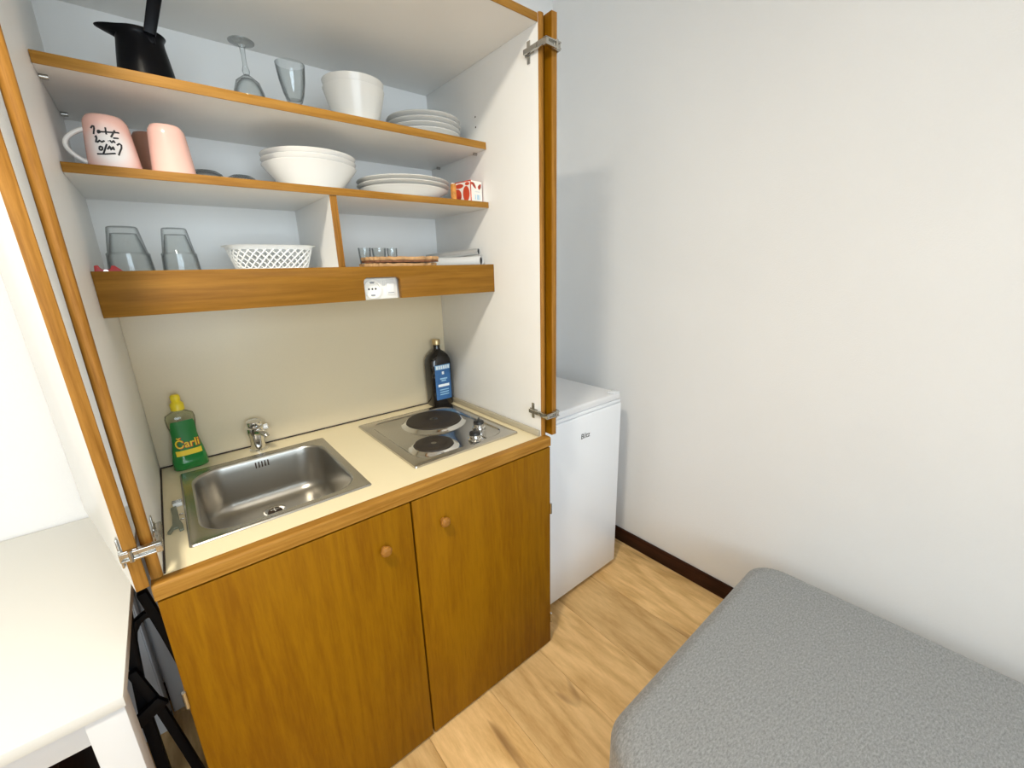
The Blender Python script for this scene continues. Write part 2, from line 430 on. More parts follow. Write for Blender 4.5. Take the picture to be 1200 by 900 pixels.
# ------------------------------------------------------------------ room shell
R_ = ROOM
flo = struct(box('floor', R_['x0'], R_['x1'], R_['y0'], R_['y1'], -0.05, -0.009, 'subfloor', bev=0))
PW, PL = 0.238, 1.285
x_edges = [1.457 + PW*k for k in range(-15, 3)]
pm_cache = {}
def plank(x0, x1, y0, y1):
    wd, ln = round(x1-x0, 4), round(y1-y0, 4)
    if (wd, ln) not in pm_cache:
        bm = bmesh.new(); box_bm(bm, 0, wd-0.0008, 0, ln-0.0008, -0.009, 0.0, 0.0009, 1)
        me = bpy.data.meshes.new('plank'); bm.to_mesh(me); bm.free(); me.materials.append(M['floor'])
        pm_cache[(wd, ln)] = me
    link('plank', pm_cache[(wd, ln)], flo, (x0, y0, 0))
offs = [0.25, 0.60, 0.40, 0.50, 0.30, 0.62, 0.45, 0.35]
for k, xa in enumerate(x_edges):
    xb = min(xa+PW, R_['x1']); xa_ = max(xa, R_['x0'])
    if xb-xa_ < 0.01: continue
    y = R_['y0'] - offs[k % 8]
    while y < R_['y1']-0.02:
        ya, yb = max(y, R_['y0']), min(y+PL, R_['y1'])
        if yb-ya > 0.02: plank(xa_, xb, ya, yb)
        y += PL
struct(box('wall_back', R_['x0']-0.1, R_['x1']+0.1, R_['y1'], R_['y1']+0.1, -0.05, R_['z1'], 'wall', bev=0))
struct(box('wall_right', R_['x1'], R_['x1']+0.1, R_['y0']-0.1, R_['y1'], -0.05, R_['z1'], 'wall', bev=0))
struct(box('wall_left', R_['x0']-0.1, R_['x0'], R_['y0']-0.1, R_['y1'], -0.05, R_['z1'], 'wall', bev=0))
struct(box('ceiling', R_['x0']-0.1, R_['x1']+0.1, R_['y0']-0.1, R_['y1']+0.1, R_['z1'], R_['z1']+0.1, 'ceiling', bev=0))
yf0, yf1 = R_['y0']-0.1, R_['y0']
struct(boxes('wall_front', [(R_['x0'], WIN['x0'], yf0, yf1, -0.05, R_['z1']), (WIN['x1'], R_['x1'], yf0, yf1, -0.05, R_['z1']),
      (WIN['x0'], WIN['x1'], yf0, yf1, -0.05, WIN['z0']), (WIN['x0'], WIN['x1'], yf0, yf1, WIN['z1'], R_['z1'])], 'wall', bev=0))
win = bpy.data.objects.new('window_1', None); COL.objects.link(win); win.location = ((WIN['x0']+WIN['x1'])/2, R_['y0']-0.05, WIN['z0']); struct(win)
hw = (WIN['x1']-WIN['x0'])/2; hh = WIN['z1']-WIN['z0']
boxes('window_frame', [(-hw, -hw+0.06, -0.025, 0.025, 0, hh), (hw-0.06, hw, -0.025, 0.025, 0, hh), (-0.04, 0.04, -0.025, 0.025, 0.06, hh-0.06),
      (-hw+0.06, hw-0.06, -0.025, 0.025, 0, 0.06), (-hw+0.06, hw-0.06, -0.025, 0.025, hh-0.06, hh)], 'window_frame', win)
for s in (-1, 1):
    box('pane', min(s*0.04, s*(hw-0.06)), max(s*0.04, s*(hw-0.06)), -0.003, 0.003, 0.06, hh-0.06, 'glass', win, bev=0)
def skirting(name, outline_box, mat='skirting'):
    return struct(box(name, *outline_box, mat, bev=0.004))
skirting('baseboard_right', (R_['x1']-0.013, R_['x1'], R_['y0'], R_['y1']-0.013, 0, 0.076))
skirting('baseboard_back', (R_['x0'], R_['x1'], R_['y1']-0.013, R_['y1'], 0, 0.076))

# ceiling lamp (the room's lamp, above the camera)
lamp = thing('ceiling_lamp', 'round white glowing ceiling lamp above the table', 'lamp', (-0.25, -0.69, R_['z1']))
DROP = R_['z1']-2.55
tube('lamp_stem', [(0, 0, -0.005), (0, 0, -DROP)], 0.012, 'lamp_base', lamp)
lathe('ceiling_rose', [(0, 0), (0.05, 0), (0.045, -0.02), (0, -0.025)], 'lamp_base', lamp)
lathe('lamp_base', [(0, 0), (0.14, 0), (0.14, -0.02), (0.125, -0.028), (0, -0.028)], 'lamp_base', lamp, (0, 0, -DROP))
em = bpy.data.materials.new('lamp_glow'); em.use_nodes = True
b_ = em.node_tree.nodes['Principled BSDF']; b_.inputs['Base Color'].default_value = (0.9, 0.88, 0.8, 1)
b_.inputs['Emission Color'].default_value = (1.0, 0.92, 0.77, 1); b_.inputs['Emission Strength'].default_value = LAMP_POWER
lathe('lamp_ring', [(0.128, -0.0285), (0.14, -0.0285), (0.14, -0.085), (0.128, -0.085), (0.128, -0.0285)], 'lamp_base', lamp, (0, 0, -DROP))
lathe('lamp_shade', [(0.1275, -0.075), (0.11, -0.080), (0.06, -0.084), (0, -0.085)], em, lamp, (0, 0, -DROP), 32)

# ------------------------------------------------------------------ base cabinet
W_ = 1.04
ZC = 0.868
bc = thing('base_cabinet', 'honey oak two-door kitchen base cabinet under the cream worktop', 'cabinet', (0, 0, 0))
boxes('body', [(0.0, 0.018, -0.006, 0.62, 0, 0.836), (1.022, 1.04, -0.006, 0.62, 0, 0.836), (0.018, 1.022, 0.0, 0.61, 0.06, 0.078),
      (0.018, 1.022, 0.604, 0.62, 0, 0.836), (0.018, 1.022, 0.03, 0.048, 0.0, 0.06), (0.018, 1.022, 0.0, 0.06, 0.818, 0.836)], 'oak_door', bc)
for dx0, dx1, kx, kz, tw in ((0.0025, 0.5185, 0.436, 0.732, 0.0), (0.5240, 1.0380, 0.611, 0.739, 0.0)):
    d = box('door', dx0, dx1, -0.026, -0.008, 0.009, 0.831, 'oak_door', bc, bev=0.0015)
    kn = lathe('knob', [(0, 0), (0.0075, 0), (0.0065, 0.006), (0.0085, 0.009), (0.0135, 0.0125), (0.0145, 0.017), (0.012, 0.0215), (0.006, 0.0235), (0, 0.024)],
               'knob_wood', d, (kx, -0.026, kz), 24)
    kn.rotation_euler = (PI/2, 0, 0)
    outer = dx0-0.0035 if dx0 < 0.2 else dx1+0.0005
    for hz in (0.595, 0.12):
        h = boxes('hinge', [(outer, outer+0.003, -0.030, -0.008, hz-0.018, hz+0.018)], 'nickel', d, 0.001)
        tube_h = bmesh.new(); tube_bm(tube_h, [(outer+0.0015, -0.027, hz-0.02), (outer+0.0015, -0.027, hz+0.02)], 0.0042, 10)
        bm_obj('hinge_pin', tube_h, 'nickel', d)

# ------------------------------------------------------------------ worktop with a sink cut-out
wt = thing('worktop', 'cream laminate worktop with rounded honey oak front edge', 'worktop', (0, 0, 0.838))
def slab_with_hole(name, X, Y, hole, z0, z1, mat, parent):
    vs, fs = [], []
    idx = {}
    def V(i, j, k):
        key = (i, j, k)
        if key not in idx: idx[key] = len(vs); vs.append((X[i], Y[j], (z0, z1)[k]))
        return idx[key]
    solid = lambda i, j: 0 <= i < len(X)-1 and 0 <= j < len(Y)-1 and (i, j) not in hole
    for i in range(len(X)-1):
        for j in range(len(Y)-1):
            if not solid(i, j): continue
            fs.append((V(i, j, 1), V(i+1, j, 1), V(i+1, j+1, 1), V(i, j+1, 1)))
            fs.append((V(i, j, 0), V(i, j+1, 0), V(i+1, j+1, 0), V(i+1, j, 0)))
            for (di, dj), (a, b) in {(-1, 0): ((i, j), (i, j+1)), (1, 0): ((i+1, j), (i+1, j+1)), (0, -1): ((i, j), (i+1, j)), (0, 1): ((i, j+1), (i+1, j+1))}.items():
                if not solid(i+di, j+dj): fs.append((V(*a, 0), V(*b, 0), V(*b, 1), V(*a, 1)))
    return mk(name, vs, fs, mat, parent)
slab_with_hole('laminate_slab', [0, 0.078, 0.446, W_], [0, 0.082, 0.490, 0.62], {(1, 1)}, 0, 0.030, 'worktop', wt)
nose = [(-0.0004, -0.002), (-0.0268, -0.002), (-0.0268, 0.022)]
for i in range(7):
    a = PI - (PI/2)*i/6
    nose.append((-0.0208+0.006*math.cos(a), 0.0238+0.006*math.sin(a)))
nose += [(-0.0004, 0.0302)]
prism('front_edge', nose, 0.0, W_, 'oak_x', wt, 'x')
box('side_trim', 1.0085, 1.0205, 0.002, 0.595, 0.0302, 0.051, 'grey_trim', wt, 0.003)
box('back_seal', 0.0195, 1.008, 0.5955, 0.5992, 0.0301, 0.0335, 'seal', wt, 0)
box('side_seal', 0.0193, 0.0225, 0.004, 0.595, 0.0300, 0.0335, 'seal', wt, 0)

# ------------------------------------------------------------------ upper cupboard
uc = thing('upper_cupboard', 'tall open white cupboard with oak edges, shelves and swung-back doors', 'cupboard', (0, 0, ZC))
Z = lambda z: z-ZC
ZT = 2.068
for nm, x0, x1 in (('side_panel', 0.0, 0.019), ('side_panel', 1.021, 1.04)):
    sp = box(nm, x0, x1, 0.0, 0.62, 0.0015, Z(ZT), 'melamine', uc, 0.0005)
    prof = [(x0, 0.0)] + [((x0+x1)/2 - (x1-x0)/2*math.cos(PI*i/10), -0.006*math.sin(PI*i/10)) for i in range(1, 10)] + [(x1, 0.0)]
    prism('edge_band', prof, 0.0015, Z(ZT), 'oak_z', sp, 'z')
box('back_panel', 0.019, 1.021, 0.605, 0.615, 0.0015, Z(2.065), 'melamine', uc, 0)
box('backsplash', 0.0195, 1.0205, 0.5995, 0.605, 0.004, Z(1.40), 'backsplash', uc, 0)
def shelf(nm, y0, z0, z1, x0=0.0195, x1=1.0205, y1=0.605):
    s = box(nm, x0, x1, y0+0.003, y1, Z(z0), Z(z1), 'melamine', uc, 0)
    box('edge_band', x0, x1, y0, y0+0.003, Z(z0), Z(z1), 'oak_x', s, 0.0008)
    return s
shelf('roof_panel', 0.0, 2.0457, 2.0657)
shelf('shelf', 0.247, 1.7937, 1.8145)
shelf('shelf', 0.245, 1.6165, 1.6350)
box('shelf', 0.0195, 1.0205, 0.2475, 0.598, Z(1.408), Z(1.428), 'melamine', uc, 0)
dv = box('divider', 0.5055, 0.5235, 0.2515, 0.604, Z(1.4285), Z(1.6163), 'melamine', uc, 0)
box('edge_band', 0.5055, 0.5235, 0.2485, 0.2515, Z(1.4285), Z(1.6163), 'oak_z', dv, 0.0008)
# fascia board with the socket notch
nx0, nx1, nz1, nr = 0.562, 0.672, 1.4045, 0.012
fas = [(0.0195, 1.343), (nx0, 1.343), (nx0, nz1-nr)]
fas += [(nx0+nr-nr*math.cos(PI/2*i/5), nz1-nr+nr*math.sin(PI/2*i/5)) for i in range(1, 6)]
fas += [(nx1-nr+nr*math.sin(PI/2*i/5), nz1-nr+nr*math.cos(PI/2*i/5)) for i in range(0, 6)]
fas += [(nx1, 1.343), (1.0205, 1.343), (1.0205, 1.435), (0.0195, 1.435)]
prism('fascia', [(x, Z(z)) for x, z in fas], 0.229, 0.247, 'fascia', uc, 'y', bev=0.0008)
box('socket_backing', 0.55, 0.69, 0.262, 0.268, Z(1.343), Z(1.408), 'melamine', uc, 0)
for (py, pz) in ((0.30, 1.87), (0.30, 1.90)):     # spare peg holes in the right panel
    h = lathe('peg_hole', [(0, 0), (0.0027, 0), (0.0027, 0.0006), (0, 0.0006)], 'seal', uc, (1.0209, py, Z(pz)), 12); h.rotation_euler = (0, -PI/2, 0)
for (py, pz) in ((0.30, 1.7895), (0.54, 1.7895)):
    for px, s in ((1.0195, -1), (0.0205, 1)):
        h = lathe('shelf_peg', [(0, 0), (0.0045, 0), (0.0045, 0.012), (0, 0.012)], 'nickel', uc, (px, py, Z(pz)), 12); h.rotation_euler = (0, s*PI/2, 0)

def hinge(parent, side, hz):
    """side -1: left door. Built in cupboard space: cup plate on the door face, arm over both edges, plate on the panel"""
    bm = bmesh.new()
    s = side
    px = 0.019 if s < 0 else 1.021           # panel inner face
    ox = 0.0 if s < 0 else 1.04
    X = lambda a, b: (min(a, b), max(a, b))
    # base plate wings on the panel
    box_bm(bm, *X(px, px-s*0.004), 0.014, 0.050, hz-0.008, hz+0.008, 0.001)
    box_bm(bm, *X(px, px-s*0.003), 0.030, 0.042, hz-0.027, hz+0.027, 0.001)
    # arm
    box_bm(bm, *X(px-s*0.004, px-s*0.014), -0.012, 0.046, hz-0.0065, hz+0.0065, 0.0015)
    box_bm(bm, *X(px-s*0.014, ox+s*0.024), -0.045, -0.033, hz-0.010, hz-0.006, 0.001)
    box_bm(bm, *X(px-s*0.014, ox+s*0.024), -0.045, -0.033, hz+0.004, hz+0.008, 0.001)
    box_bm(bm, *X(px-s*0.014, px-s*0.004), -0.045, -0.008, hz-0.008, hz+0.007, 0.001)
    box_bm(bm, *X(px-s*0.010, ox+s*0.004), -0.0395, -0.0355, hz-0.008, hz+0.006, 0.001)
    # cup plate wrapping onto the door face
    box_bm(bm, *X(ox+s*0.001, ox+s*0.026), -0.040, -0.0335, hz-0.011, hz+0.009, 0.001)
    box_bm(bm, *X(ox+s*0.022, ox+s*0.0265), -0.034, -0.010, hz-0.012, hz+0.010, 0.001)
    box_bm(bm, *X(ox+s*0.024, ox+s*0.0275), -0.024, -0.010, hz-0.030, hz+0.028, 0.001)
    tube_bm(bm, [(ox+s*0.010, -0.043, hz-0.012), (ox+s*0.010, -0.043, hz+0.010)], 0.0035, 8)
    o = bm_obj('hinge', bm, 'nickel', parent)
    return o

DW = 0.47
def cup_door(side, pivot, ang, lean):
    """door leaf swung right back: narrow hinge edge towards the room"""
    s = side; th = 0.0185
    # local: hinge edge at y=0, leaf runs along +y, thickness along x away from the cupboard
    h = Z(ZT)-0.006
    bm = bmesh.new()
    x0, x1 = (-th, 0.0) if s < 0 else (0.0, th)
    box_bm(bm, x0, x1, 0.002, DW-0.002, 0.006, Z(ZT), 0.0006)
    mtx = Matrix.Translation((pivot[0], pivot[1], 0)) @ Matrix.Rotation(ang, 4, 'Z') @ Matrix.Rotation(lean, 4, 'Y')
    for v in bm.verts: v.co = mtx @ v.co
    d = bm_obj('door', bm, 'door_white', uc)
    bm = bmesh.new()
    xo = (0.0, 0.0008) if s < 0 else (-0.0008, 0.0)
    box_bm(bm, *xo, 0.001, DW-0.001, 0.006, Z(ZT))
    for v in bm.verts: v.co = mtx @ v.co
    bm_obj('oak_face', bm, 'oak_door', d)
    bm = bmesh.new()
    box_bm(bm, x0, x1, 0.0, 0.002, 0.006, Z(ZT), 0.0008); box_bm(bm, x0, x1, DW-0.002, DW, 0.006, Z(ZT), 0.0008)
    for v in bm.verts: v.co = mtx @ v.co
    bm_obj('edge_band', bm, 'oak_z', d)
    for hz in (Z(0.952), Z(1.988)): hinge(d, s, hz)
    return d
cup_door(-1, (-0.0006, -0.031), math.radians(13.2), -0.010)
cup_door(1, (1.0455, -0.028), math.radians(-2.5), 0.0)

# double socket with switch in the notch
so = thing('power_socket', 'white wall socket and rocker switch set into the oak fascia board', 'socket', (0.617, 0.2605, 1.3425))
pz = lambda z: z
box('plate', -0.053, 0.053, -0.010, 0.0, 0.0, 0.0605, 'socket_plate', so, 0.003)
def ydisk(name, r0, r1, dep, loc, mat, parent, seg=32):
    o = lathe(name, [(0, 0), (r0, 0), (r1, dep), (0, dep)], mat, parent, loc, seg); o.rotation_euler = (PI/2, 0, 0); return o
o = lathe('socket_ring', [(0.0265, 0), (0.0265, 0.005), (0.0215, 0.005), (0.0205, 0.0005), (0, 0.0005)], 'socket_plate', so, (-0.0245, -0.010, 0.030), 36); o.rotation_euler = (PI/2, 0, 0)
for dx in (-0.0105, -0.0005, 0.0095):
    ydisk('pin_hole', 0.0028, 0.0028, 0.0006, (-0.0245+dx, -0.0106, 0.030), 'ink', so, 14)
for dz in (-0.0175, 0.0175):
    box('earth_clip', -0.0245-0.006, -0.0245+0.006, -0.0125, -0.0105, 0.030+dz-0.002, 0.030+dz+0.002, 'rubber', so, 0.0005)
sw = box('switch_rocker', 0.018, 0.043, -0.0135, -0.010, 0.012, 0.046, 'plastic_white', so, 0.0015)
box('switch_mark', 0.021, 0.040, -0.0139, -0.0134, 0.0165, 0.0185, 'rubber', sw, 0)
for a_ in ((0.008, 0.0092, 0.037, 0.052), (0.012, 0.0132, 0.037, 0.052), (0.018, 0.043, 0.0500, 0.0512), (0.018, 0.043, 0.0535, 0.0545)):
    box('switch_line', a_[0], a_[1], -0.0106, -0.0099, a_[2], a_[3], 'grey_cloth', so, 0)

# ------------------------------------------------------------------ sink
sk = thing('kitchen_sink', 'rectangular stainless steel inset sink with rounded bowl', 'sink', (0, 0, ZC))
sx0, sx1, sy0, sy1 = 0.062, 0.459, 0.066, 0.506
bx0, bx1, by0, by1 = 0.091, 0.434, 0.098, 0.478
K = 10
rings = [rrect(sx0, sx1, sy0, sy1, 0.008, 0.0005, K), rrect(sx0+0.002, sx1-0.002, sy0+0.002, sy1-0.002, 0.008, 0.004, K), rrect(sx0+0.005, sx1-0.005, sy0+0.005, sy1-0.005, 0.010, 0.0048, K),
         rrect(sx0+0.009, sx1-0.009, sy0+0.009, sy1-0.009, 0.010, 0.0028, K), rrect(bx0-0.006, bx1+0.006, by0-0.006, by1+0.006, 0.076, 0.0022, K)]
loft('rim', rings, 'steel', sk, cap0=False, cap1=False, ang=50)
rings = [rrect(bx0-0.006, bx1+0.006, by0-0.006, by1+0.006, 0.076, 0.0022, K), rrect(bx0-0.002, bx1+0.002, by0-0.002, by1+0.002, 0.073, 0.0005, K), rrect(bx0, bx1, by0, by1, 0.070, -0.006, K)]
for t in range(1, 6): rings.append(rrect(bx0+0.002*t, bx1-0.002*t, by0+0.002*t, by1-0.002*t, 0.070, -0.006-0.020*t, K))
for i in range(1, 7):
    a = PI/2*i/6
    off = 0.010+0.042*(1-math.cos(a)); zz = -0.106-0.042*math.sin(a)
    rings.append(rrect(bx0+off, bx1-off, by0+off, by1-off, 0.070-0.02*i/6, zz, K))
rings.append(rrect(bx0+0.12, bx1-0.12, by0+0.13, by1-0.13, 0.045, -0.150, K))
loft('bowl', rings, 'steel_bowl', sk, cap0=False, ang=80)
dr = lathe('drain', [(0.031, 0.0), (0.031, 0.002), (0.027, 0.003), (0.023, 0.0005), (0.012, -0.0015), (0, -0.0015)], 'chrome', sk, (0.264, 0.392, -0.1485), 32)
lathe('drain_plug', [(0.020, 0), (0.018, 0.003), (0.008, 0.0045), (0, 0.0045)], 'seal', dr, (0, 0, -0.0005), 24)
boxes('drain_cross', [(-0.013, 0.013, -0.002, 0.002, 0.0035, 0.0055), (-0.002, 0.002, -0.013, 0.013, 0.0035, 0.0055)], 'chrome', dr)
for i in range(5):
    box('overflow_slot', 0.245+i*0.0085, 0.2485+i*0.0085, 0.4746, 0.4770, -0.030, -0.011, 'seal', sk, 0.0005)

# ------------------------------------------------------------------ tap
tp = thing('sink_tap', 'short chrome push tap standing behind the steel sink', 'tap', (0.272, 0.556, ZC+0.0004))
lathe('tap_body', [(0, 0), (0.027, 0), (0.027, 0.004), (0.0215, 0.007), (0.0205, 0.03), (0.023, 0.05), (0.026, 0.062), (0.0265, 0.078), (0.020, 0.083), (0, 0.083)], 'chrome', tp, seg=36)
lathe('push_cap', [(0, 0.083), (0.021, 0.083), (0.0225, 0.088), (0.0215, 0.098), (0.014, 0.103), (0, 0.103)], 'chrome', tp, seg=36)
spt = tube('spout', [(0, -0.015, 0.064), (0.012, -0.035, 0.066), (0.020, -0.048, 0.062), (0.023, -0.053, 0.054)], [0.011, 0.010, 0.0095, 0.009], 'chrome', tp, seg=14)
bm = bmesh.new(); tube_bm(bm, [(0.018, 0.0, 0.070), (0.037, -0.004, 0.074)], [0.008, 0.0095], 14)
bm_obj('side_button', bm, 'plastic_white', tp)

# ------------------------------------------------------------------ hob
hb = thing('electric_hob', 'stainless steel electric hob with two solid hotplates', 'hob', (0, 0, ZC))
hx0, hx1, hy0, hy1 = 0.588, 0.981, 0.072, 0.525
rings = [rrect(hx0, hx1, hy0, hy1, 0.006, 0.0005, K), rrect(hx0+0.001, hx1-0.001, hy0+0.001, hy1-0.001, 0.006, 0.006, K), rrect(hx0+0.004, hx1-0.004, hy0+0.004, hy1-0.004, 0.006, 0.0075, K),
         rrect(0.617, 0.950, 0.098, 0.494, 0.055, 0.0075, K), rrect(0.620, 0.947, 0.101, 0.491, 0.052, 0.0050, K), rrect(0.628, 0.939, 0.109, 0.483, 0.046, 0.0022, K), rrect(0.70, 0.85, 0.2, 0.4, 0.04, 0.0022, K)]
loft('tray', rings, 'hob_steel', hb, cap0=False, ang=30)
def hotplate(cx, cy, r):
    p = lathe('hotplate', [(0, 0.016), (r*0.16, 0.016), (r*0.18, 0.0172), (r*0.93, 0.0172), (r*0.985, 0.016), (r, 0.0135), (r, 0.008), (0, 0.008)], 'iron', hb, (cx, cy, 0), 56)
    lathe('hotplate_ring', [(r*0.985, 0.0085), (r*1.0, 0.0115), (r+0.003, 0.0125), (r+0.007, 0.0105), (r+0.012, 0.006), (r+0.019, 0.0023), (r*0.9, 0.0023)], 'chrome', p, (0, 0, 0), 56)
    lathe('hotplate_mark', [(0, 0.0162), (r*0.15, 0.0162)], 'nickel', p, (0, 0, 0), 24)
hotplate(0.818, 0.368, 0.100)
hotplate(0.706, 0.170, 0.062)
for kx, ky in ((0.838, 0.128), (0.908, 0.205)):
    k_ = lathe('hob_knob', [(0, 0.003), (0.024, 0.003), (0.0235, 0.008), (0.019, 0.010), (0.0185, 0.020), (0, 0.020)], 'chrome', hb, (kx, ky, 0), 36)
    kk = lathe('knob_cap', [(0.0183, 0.0200), (0.0195, 0.0215), (0.0180, 0.0285), (0.0150, 0.030), (0, 0.030)], 'black_plastic', k_, (0, 0, 0), 36)
    g_ = box('knob_grip', -0.016, 0.016, -0.0035, 0.0035, 0.029, 0.037, 'black_plastic', k_, 0.001); g_.rotation_euler = (0, 0, 0.9)
box('control_crease', 0.872, 0.8735, 0.112, 0.20, 0.0022, 0.0036, 'hob_steel', hb, 0.0005)

# ------------------------------------------------------------------ fridge
fr = thing('mini_fridge', 'small white undercounter fridge standing between oak cabinet and right wall', 'fridge', (1.35, 0.36, 0))
fx0, fx1 = -0.245, 0.245
box('body', fx0, fx1, -0.225, 0.275, 0.02, 0.852, 'fridge', fr, 0.004)
box('top_panel', fx0-0.001, fx1+0.001, -0.262, 0.277, 0.853, 0.882, 'fridge_top', fr, 0.006, seg=3)
dd = box('door', fx0, fx1, -0.272, -0.232, 0.024, 0.838, 'fridge', fr, 0.006, seg=3)
box('door_gasket', fx0+0.01, fx1-0.01, -0.233, -0.224, 0.03, 0.835, 'rubber', fr, 0)
box('control_strip', fx0+0.001, fx1-0.001, -0.268, -0.226, 0.8395, 0.8525, 'fridge', fr, 0.003)
box('hinge_cap', fx1-0.05, fx1-0.004, -0.2635, -0.225, 0.8822, 0.888, 'fridge', fr, 0.003)
for px in (-0.2, 0.2):
    for py in (-0.19, 0.24):
        lathe('foot', [(0, 0), (0.018, 0), (0.016, 0.02), (0, 0.02)], 'black_plastic', fr, (px, py, 0), 16)
text('brand_lettering', 'Blitz', 0.032, lambda x, y: (0.005+x, -0.2724, 0.748+y), 'ink', dd, bold=0.0003, shear=0.1)

# ------------------------------------------------------------------ table on the left
tb = thing('table', 'white lacquered table standing against the wall beside the cupboard', 'table', (-0.06, -0.117, 0))
box('table_top', -1.45, 0.0, 0.0, 0.800, 0.7235, 0.745, 'table', tb, 0.0012)
for lx in (-1.44, -0.053):
    for ly in (0.004, 0.735):
        box('leg', lx, lx+0.05, ly, ly+0.05, 0.0, 0.723, 'table_edge', tb, 0.0015)
box('apron', -1.39, -0.053, 0.020, 0.036, 0.665, 0.723, 'table_edge', tb, 0.001)
box('apron', -1.39, -0.053, 0.745, 0.761, 0.665, 0.723, 'table_edge', tb, 0.001)
box('apron', -0.04, -0.024, 0.054, 0.735, 0.665, 0.723, 'table_edge', tb, 0.001)
box('apron', -1.43, -1.414, 0.054, 0.735, 0.665, 0.723, 'table_edge', tb, 0.001)

# black folding frame and pale panel stored under the table end
bf = thing('folding_frame', 'black metal folding frame with crossed bars stored under the white table', 'frame', (-0.09, 0.33, 0))
def flatbar(name, pts, wd, y0, y1):
    """bar with polyline centre (x,z) and width wd"""
    P = [Vector(p) for p in pts]; L1, L2 = [], []
    for i, p in enumerate(P):
        d = (P[min(i+1, len(P)-1)]-P[max(i-1, 0)]).normalized(); n = Vector((-d.y, d.x))
        L1.append(tuple(p+n*wd/2)); L2.append(tuple(p-n*wd/2))
    return prism(name, L1+L2[::-1], y0, y1, 'black_metal', bf, 'y', bev=0.0015)
flatbar('upright', [(-0.004, 0.66), (-0.010, 0.62), (-0.022, 0.48), (-0.035, 0.30), (-0.035, 0.0)], 0.024, -0.012, 0.012)
flatbar('diagonal_bar', [(0.028, 0.655), (0.048, 0.52), (0.068, 0.36)], 0.020, -0.012, 0.012)
flatbar('diagonal_bar', [(-0.030, 0.46), (-0.004, 0.335), (0.020, 0.16), (0.040, 0.0)], 0.020, -0.030, -0.013)
flatbar('curved_brace', [(0.040, 0.585), (0.024, 0.590), (0.006, 0.580), (-0.008, 0.555), (-0.018, 0.50)], 0.016, -0.010, 0.010)
flatbar('cross_bar', [(-0.052, 0.315), (0.012, 0.352)], 0.034, -0.045, -0.031)
pp = thing('pale_panel', 'pale grey boxy panel standing at the wall behind the black frame', 'panel', (-0.29, 0.585, 0))
box('panel_body', -0.16, 0.170, -0.03, 0.03, 0.0, 0.62, 'pale_panel', pp, 0.002)
box('panel_side', 0.1702, 0.174, -0.029, 0.029, 0.0, 0.62, 'fridge', pp, 0.001)
box('panel_screw', 0.1741, 0.1755, -0.006, 0.006, 0.030, 0.038, 'ink', pp, 0.0004)
ch = thing('shade_block', 'added dark chest standing under the white table', 'block', (-0.62, 0.24, 0))  # invented stand-in, added so the space below the table reads near black
box('block_body', -0.38, 0.40, -0.24, 0.24, 0.03, 0.50, 'shade_dark', ch, 0.004)
box('block_lid', -0.39, 0.41, -0.25, 0.25, 0.503, 0.525, 'shade_dark', ch, 0.004)
box('block_plinth', -0.37, 0.39, -0.23, 0.23, 0.0, 0.03, 'shade_dark', ch, 0.001)

# ------------------------------------------------------------------ bed
bd = thing('bed', 'low grey melange fabric bed mattress with rounded corners by right wall', 'bed', (1.201, -1.553, 0))
def soft(name, hx, hy, z0, z1, r, rc, mat, parent, crown=0.0):
    rings = []
    for i in range(0, 9):
        a = PI/2*i/8
        o_ = r*(1-math.sin(a)); rings.append(rrect(-hx+o_, hx-o_, -hy+o_, hy-o_, rc, z0+r*(1-math.cos(a)), 10))
    for i in range(0, 9):
        a = PI/2*i/8
        o_ = r*(1-math.cos(a)); rings.append(rrect(-hx+o_, hx-o_, -hy+o_, hy-o_, rc, z1-r*(1-math.sin(a)), 10))
    for f in (0.12, 0.3, 0.6):
        rings.append(rrect(-hx+r+f*hx*0.6, hx-r-f*hx*0.6, -hy+r+f*hx*0.6, hy-r-f*hx*0.6, rc, z1+crown*f, 10))
    return loft(name, rings, mat, parent, ang=80)
soft('mattress', 0.476, 1.055, 0.135, 0.345, 0.045, 0.085, 'bed', bd)
soft('bed_base', 0.45, 1.04, 0.03, 0.140, 0.012, 0.06, 'bed_base', bd)
for sx in (-0.40, 0.40):
    for sy in (-0.98, 0.98):
        lathe('bed_foot', [(0, 0), (0.022, 0), (0.026, 0.032), (0, 0.032)], 'black_plastic', bd, (sx, sy, 0), 16)

# ------------------------------------------------------------------ dish soap
ds = thing('dish_soap', 'green dish soap bottle with yellow cap on the worktop corner', 'bottle', (0.094, 0.556, ZC+0.0005), 0.12)
prof = [(0.0, 0.040, 0.020), (0.004, 0.0435, 0.024), (0.03, 0.0425, 0.0245), (0.06, 0.038, 0.023), (0.085, 0.033, 0.0215), (0.105, 0.031, 0.0205), (0.125, 0.032, 0.020)]
loft('green_bottle', [sell(a, b, z, 2.8) for z, a, b in prof], 'green_liquid', ds, ang=60)
prof2 = [(0.1255, 0.0322, 0.020), (0.140, 0.0345, 0.0200), (0.155, 0.0355, 0.0195), (0.166, 0.033, 0.018), (0.173, 0.022, 0.014), (0.178, 0.012, 0.011), (0.186, 0.011, 0.011)]
loft('clear_shoulder', [sell(a, b, z, 2.6) for z, a, b in prof2], 'clear_plastic', ds, cap0=False, ang=60)
cp = lathe('cap', [(0, 0.180), (0.0165, 0.180), (0.0165, 0.198), (0.0125, 0.203), (0.0105, 0.206), (0.012, 0.212), (0.0115, 0.222), (0.008, 0.226), (0, 0.226)], 'yellow', ds, seg=28)
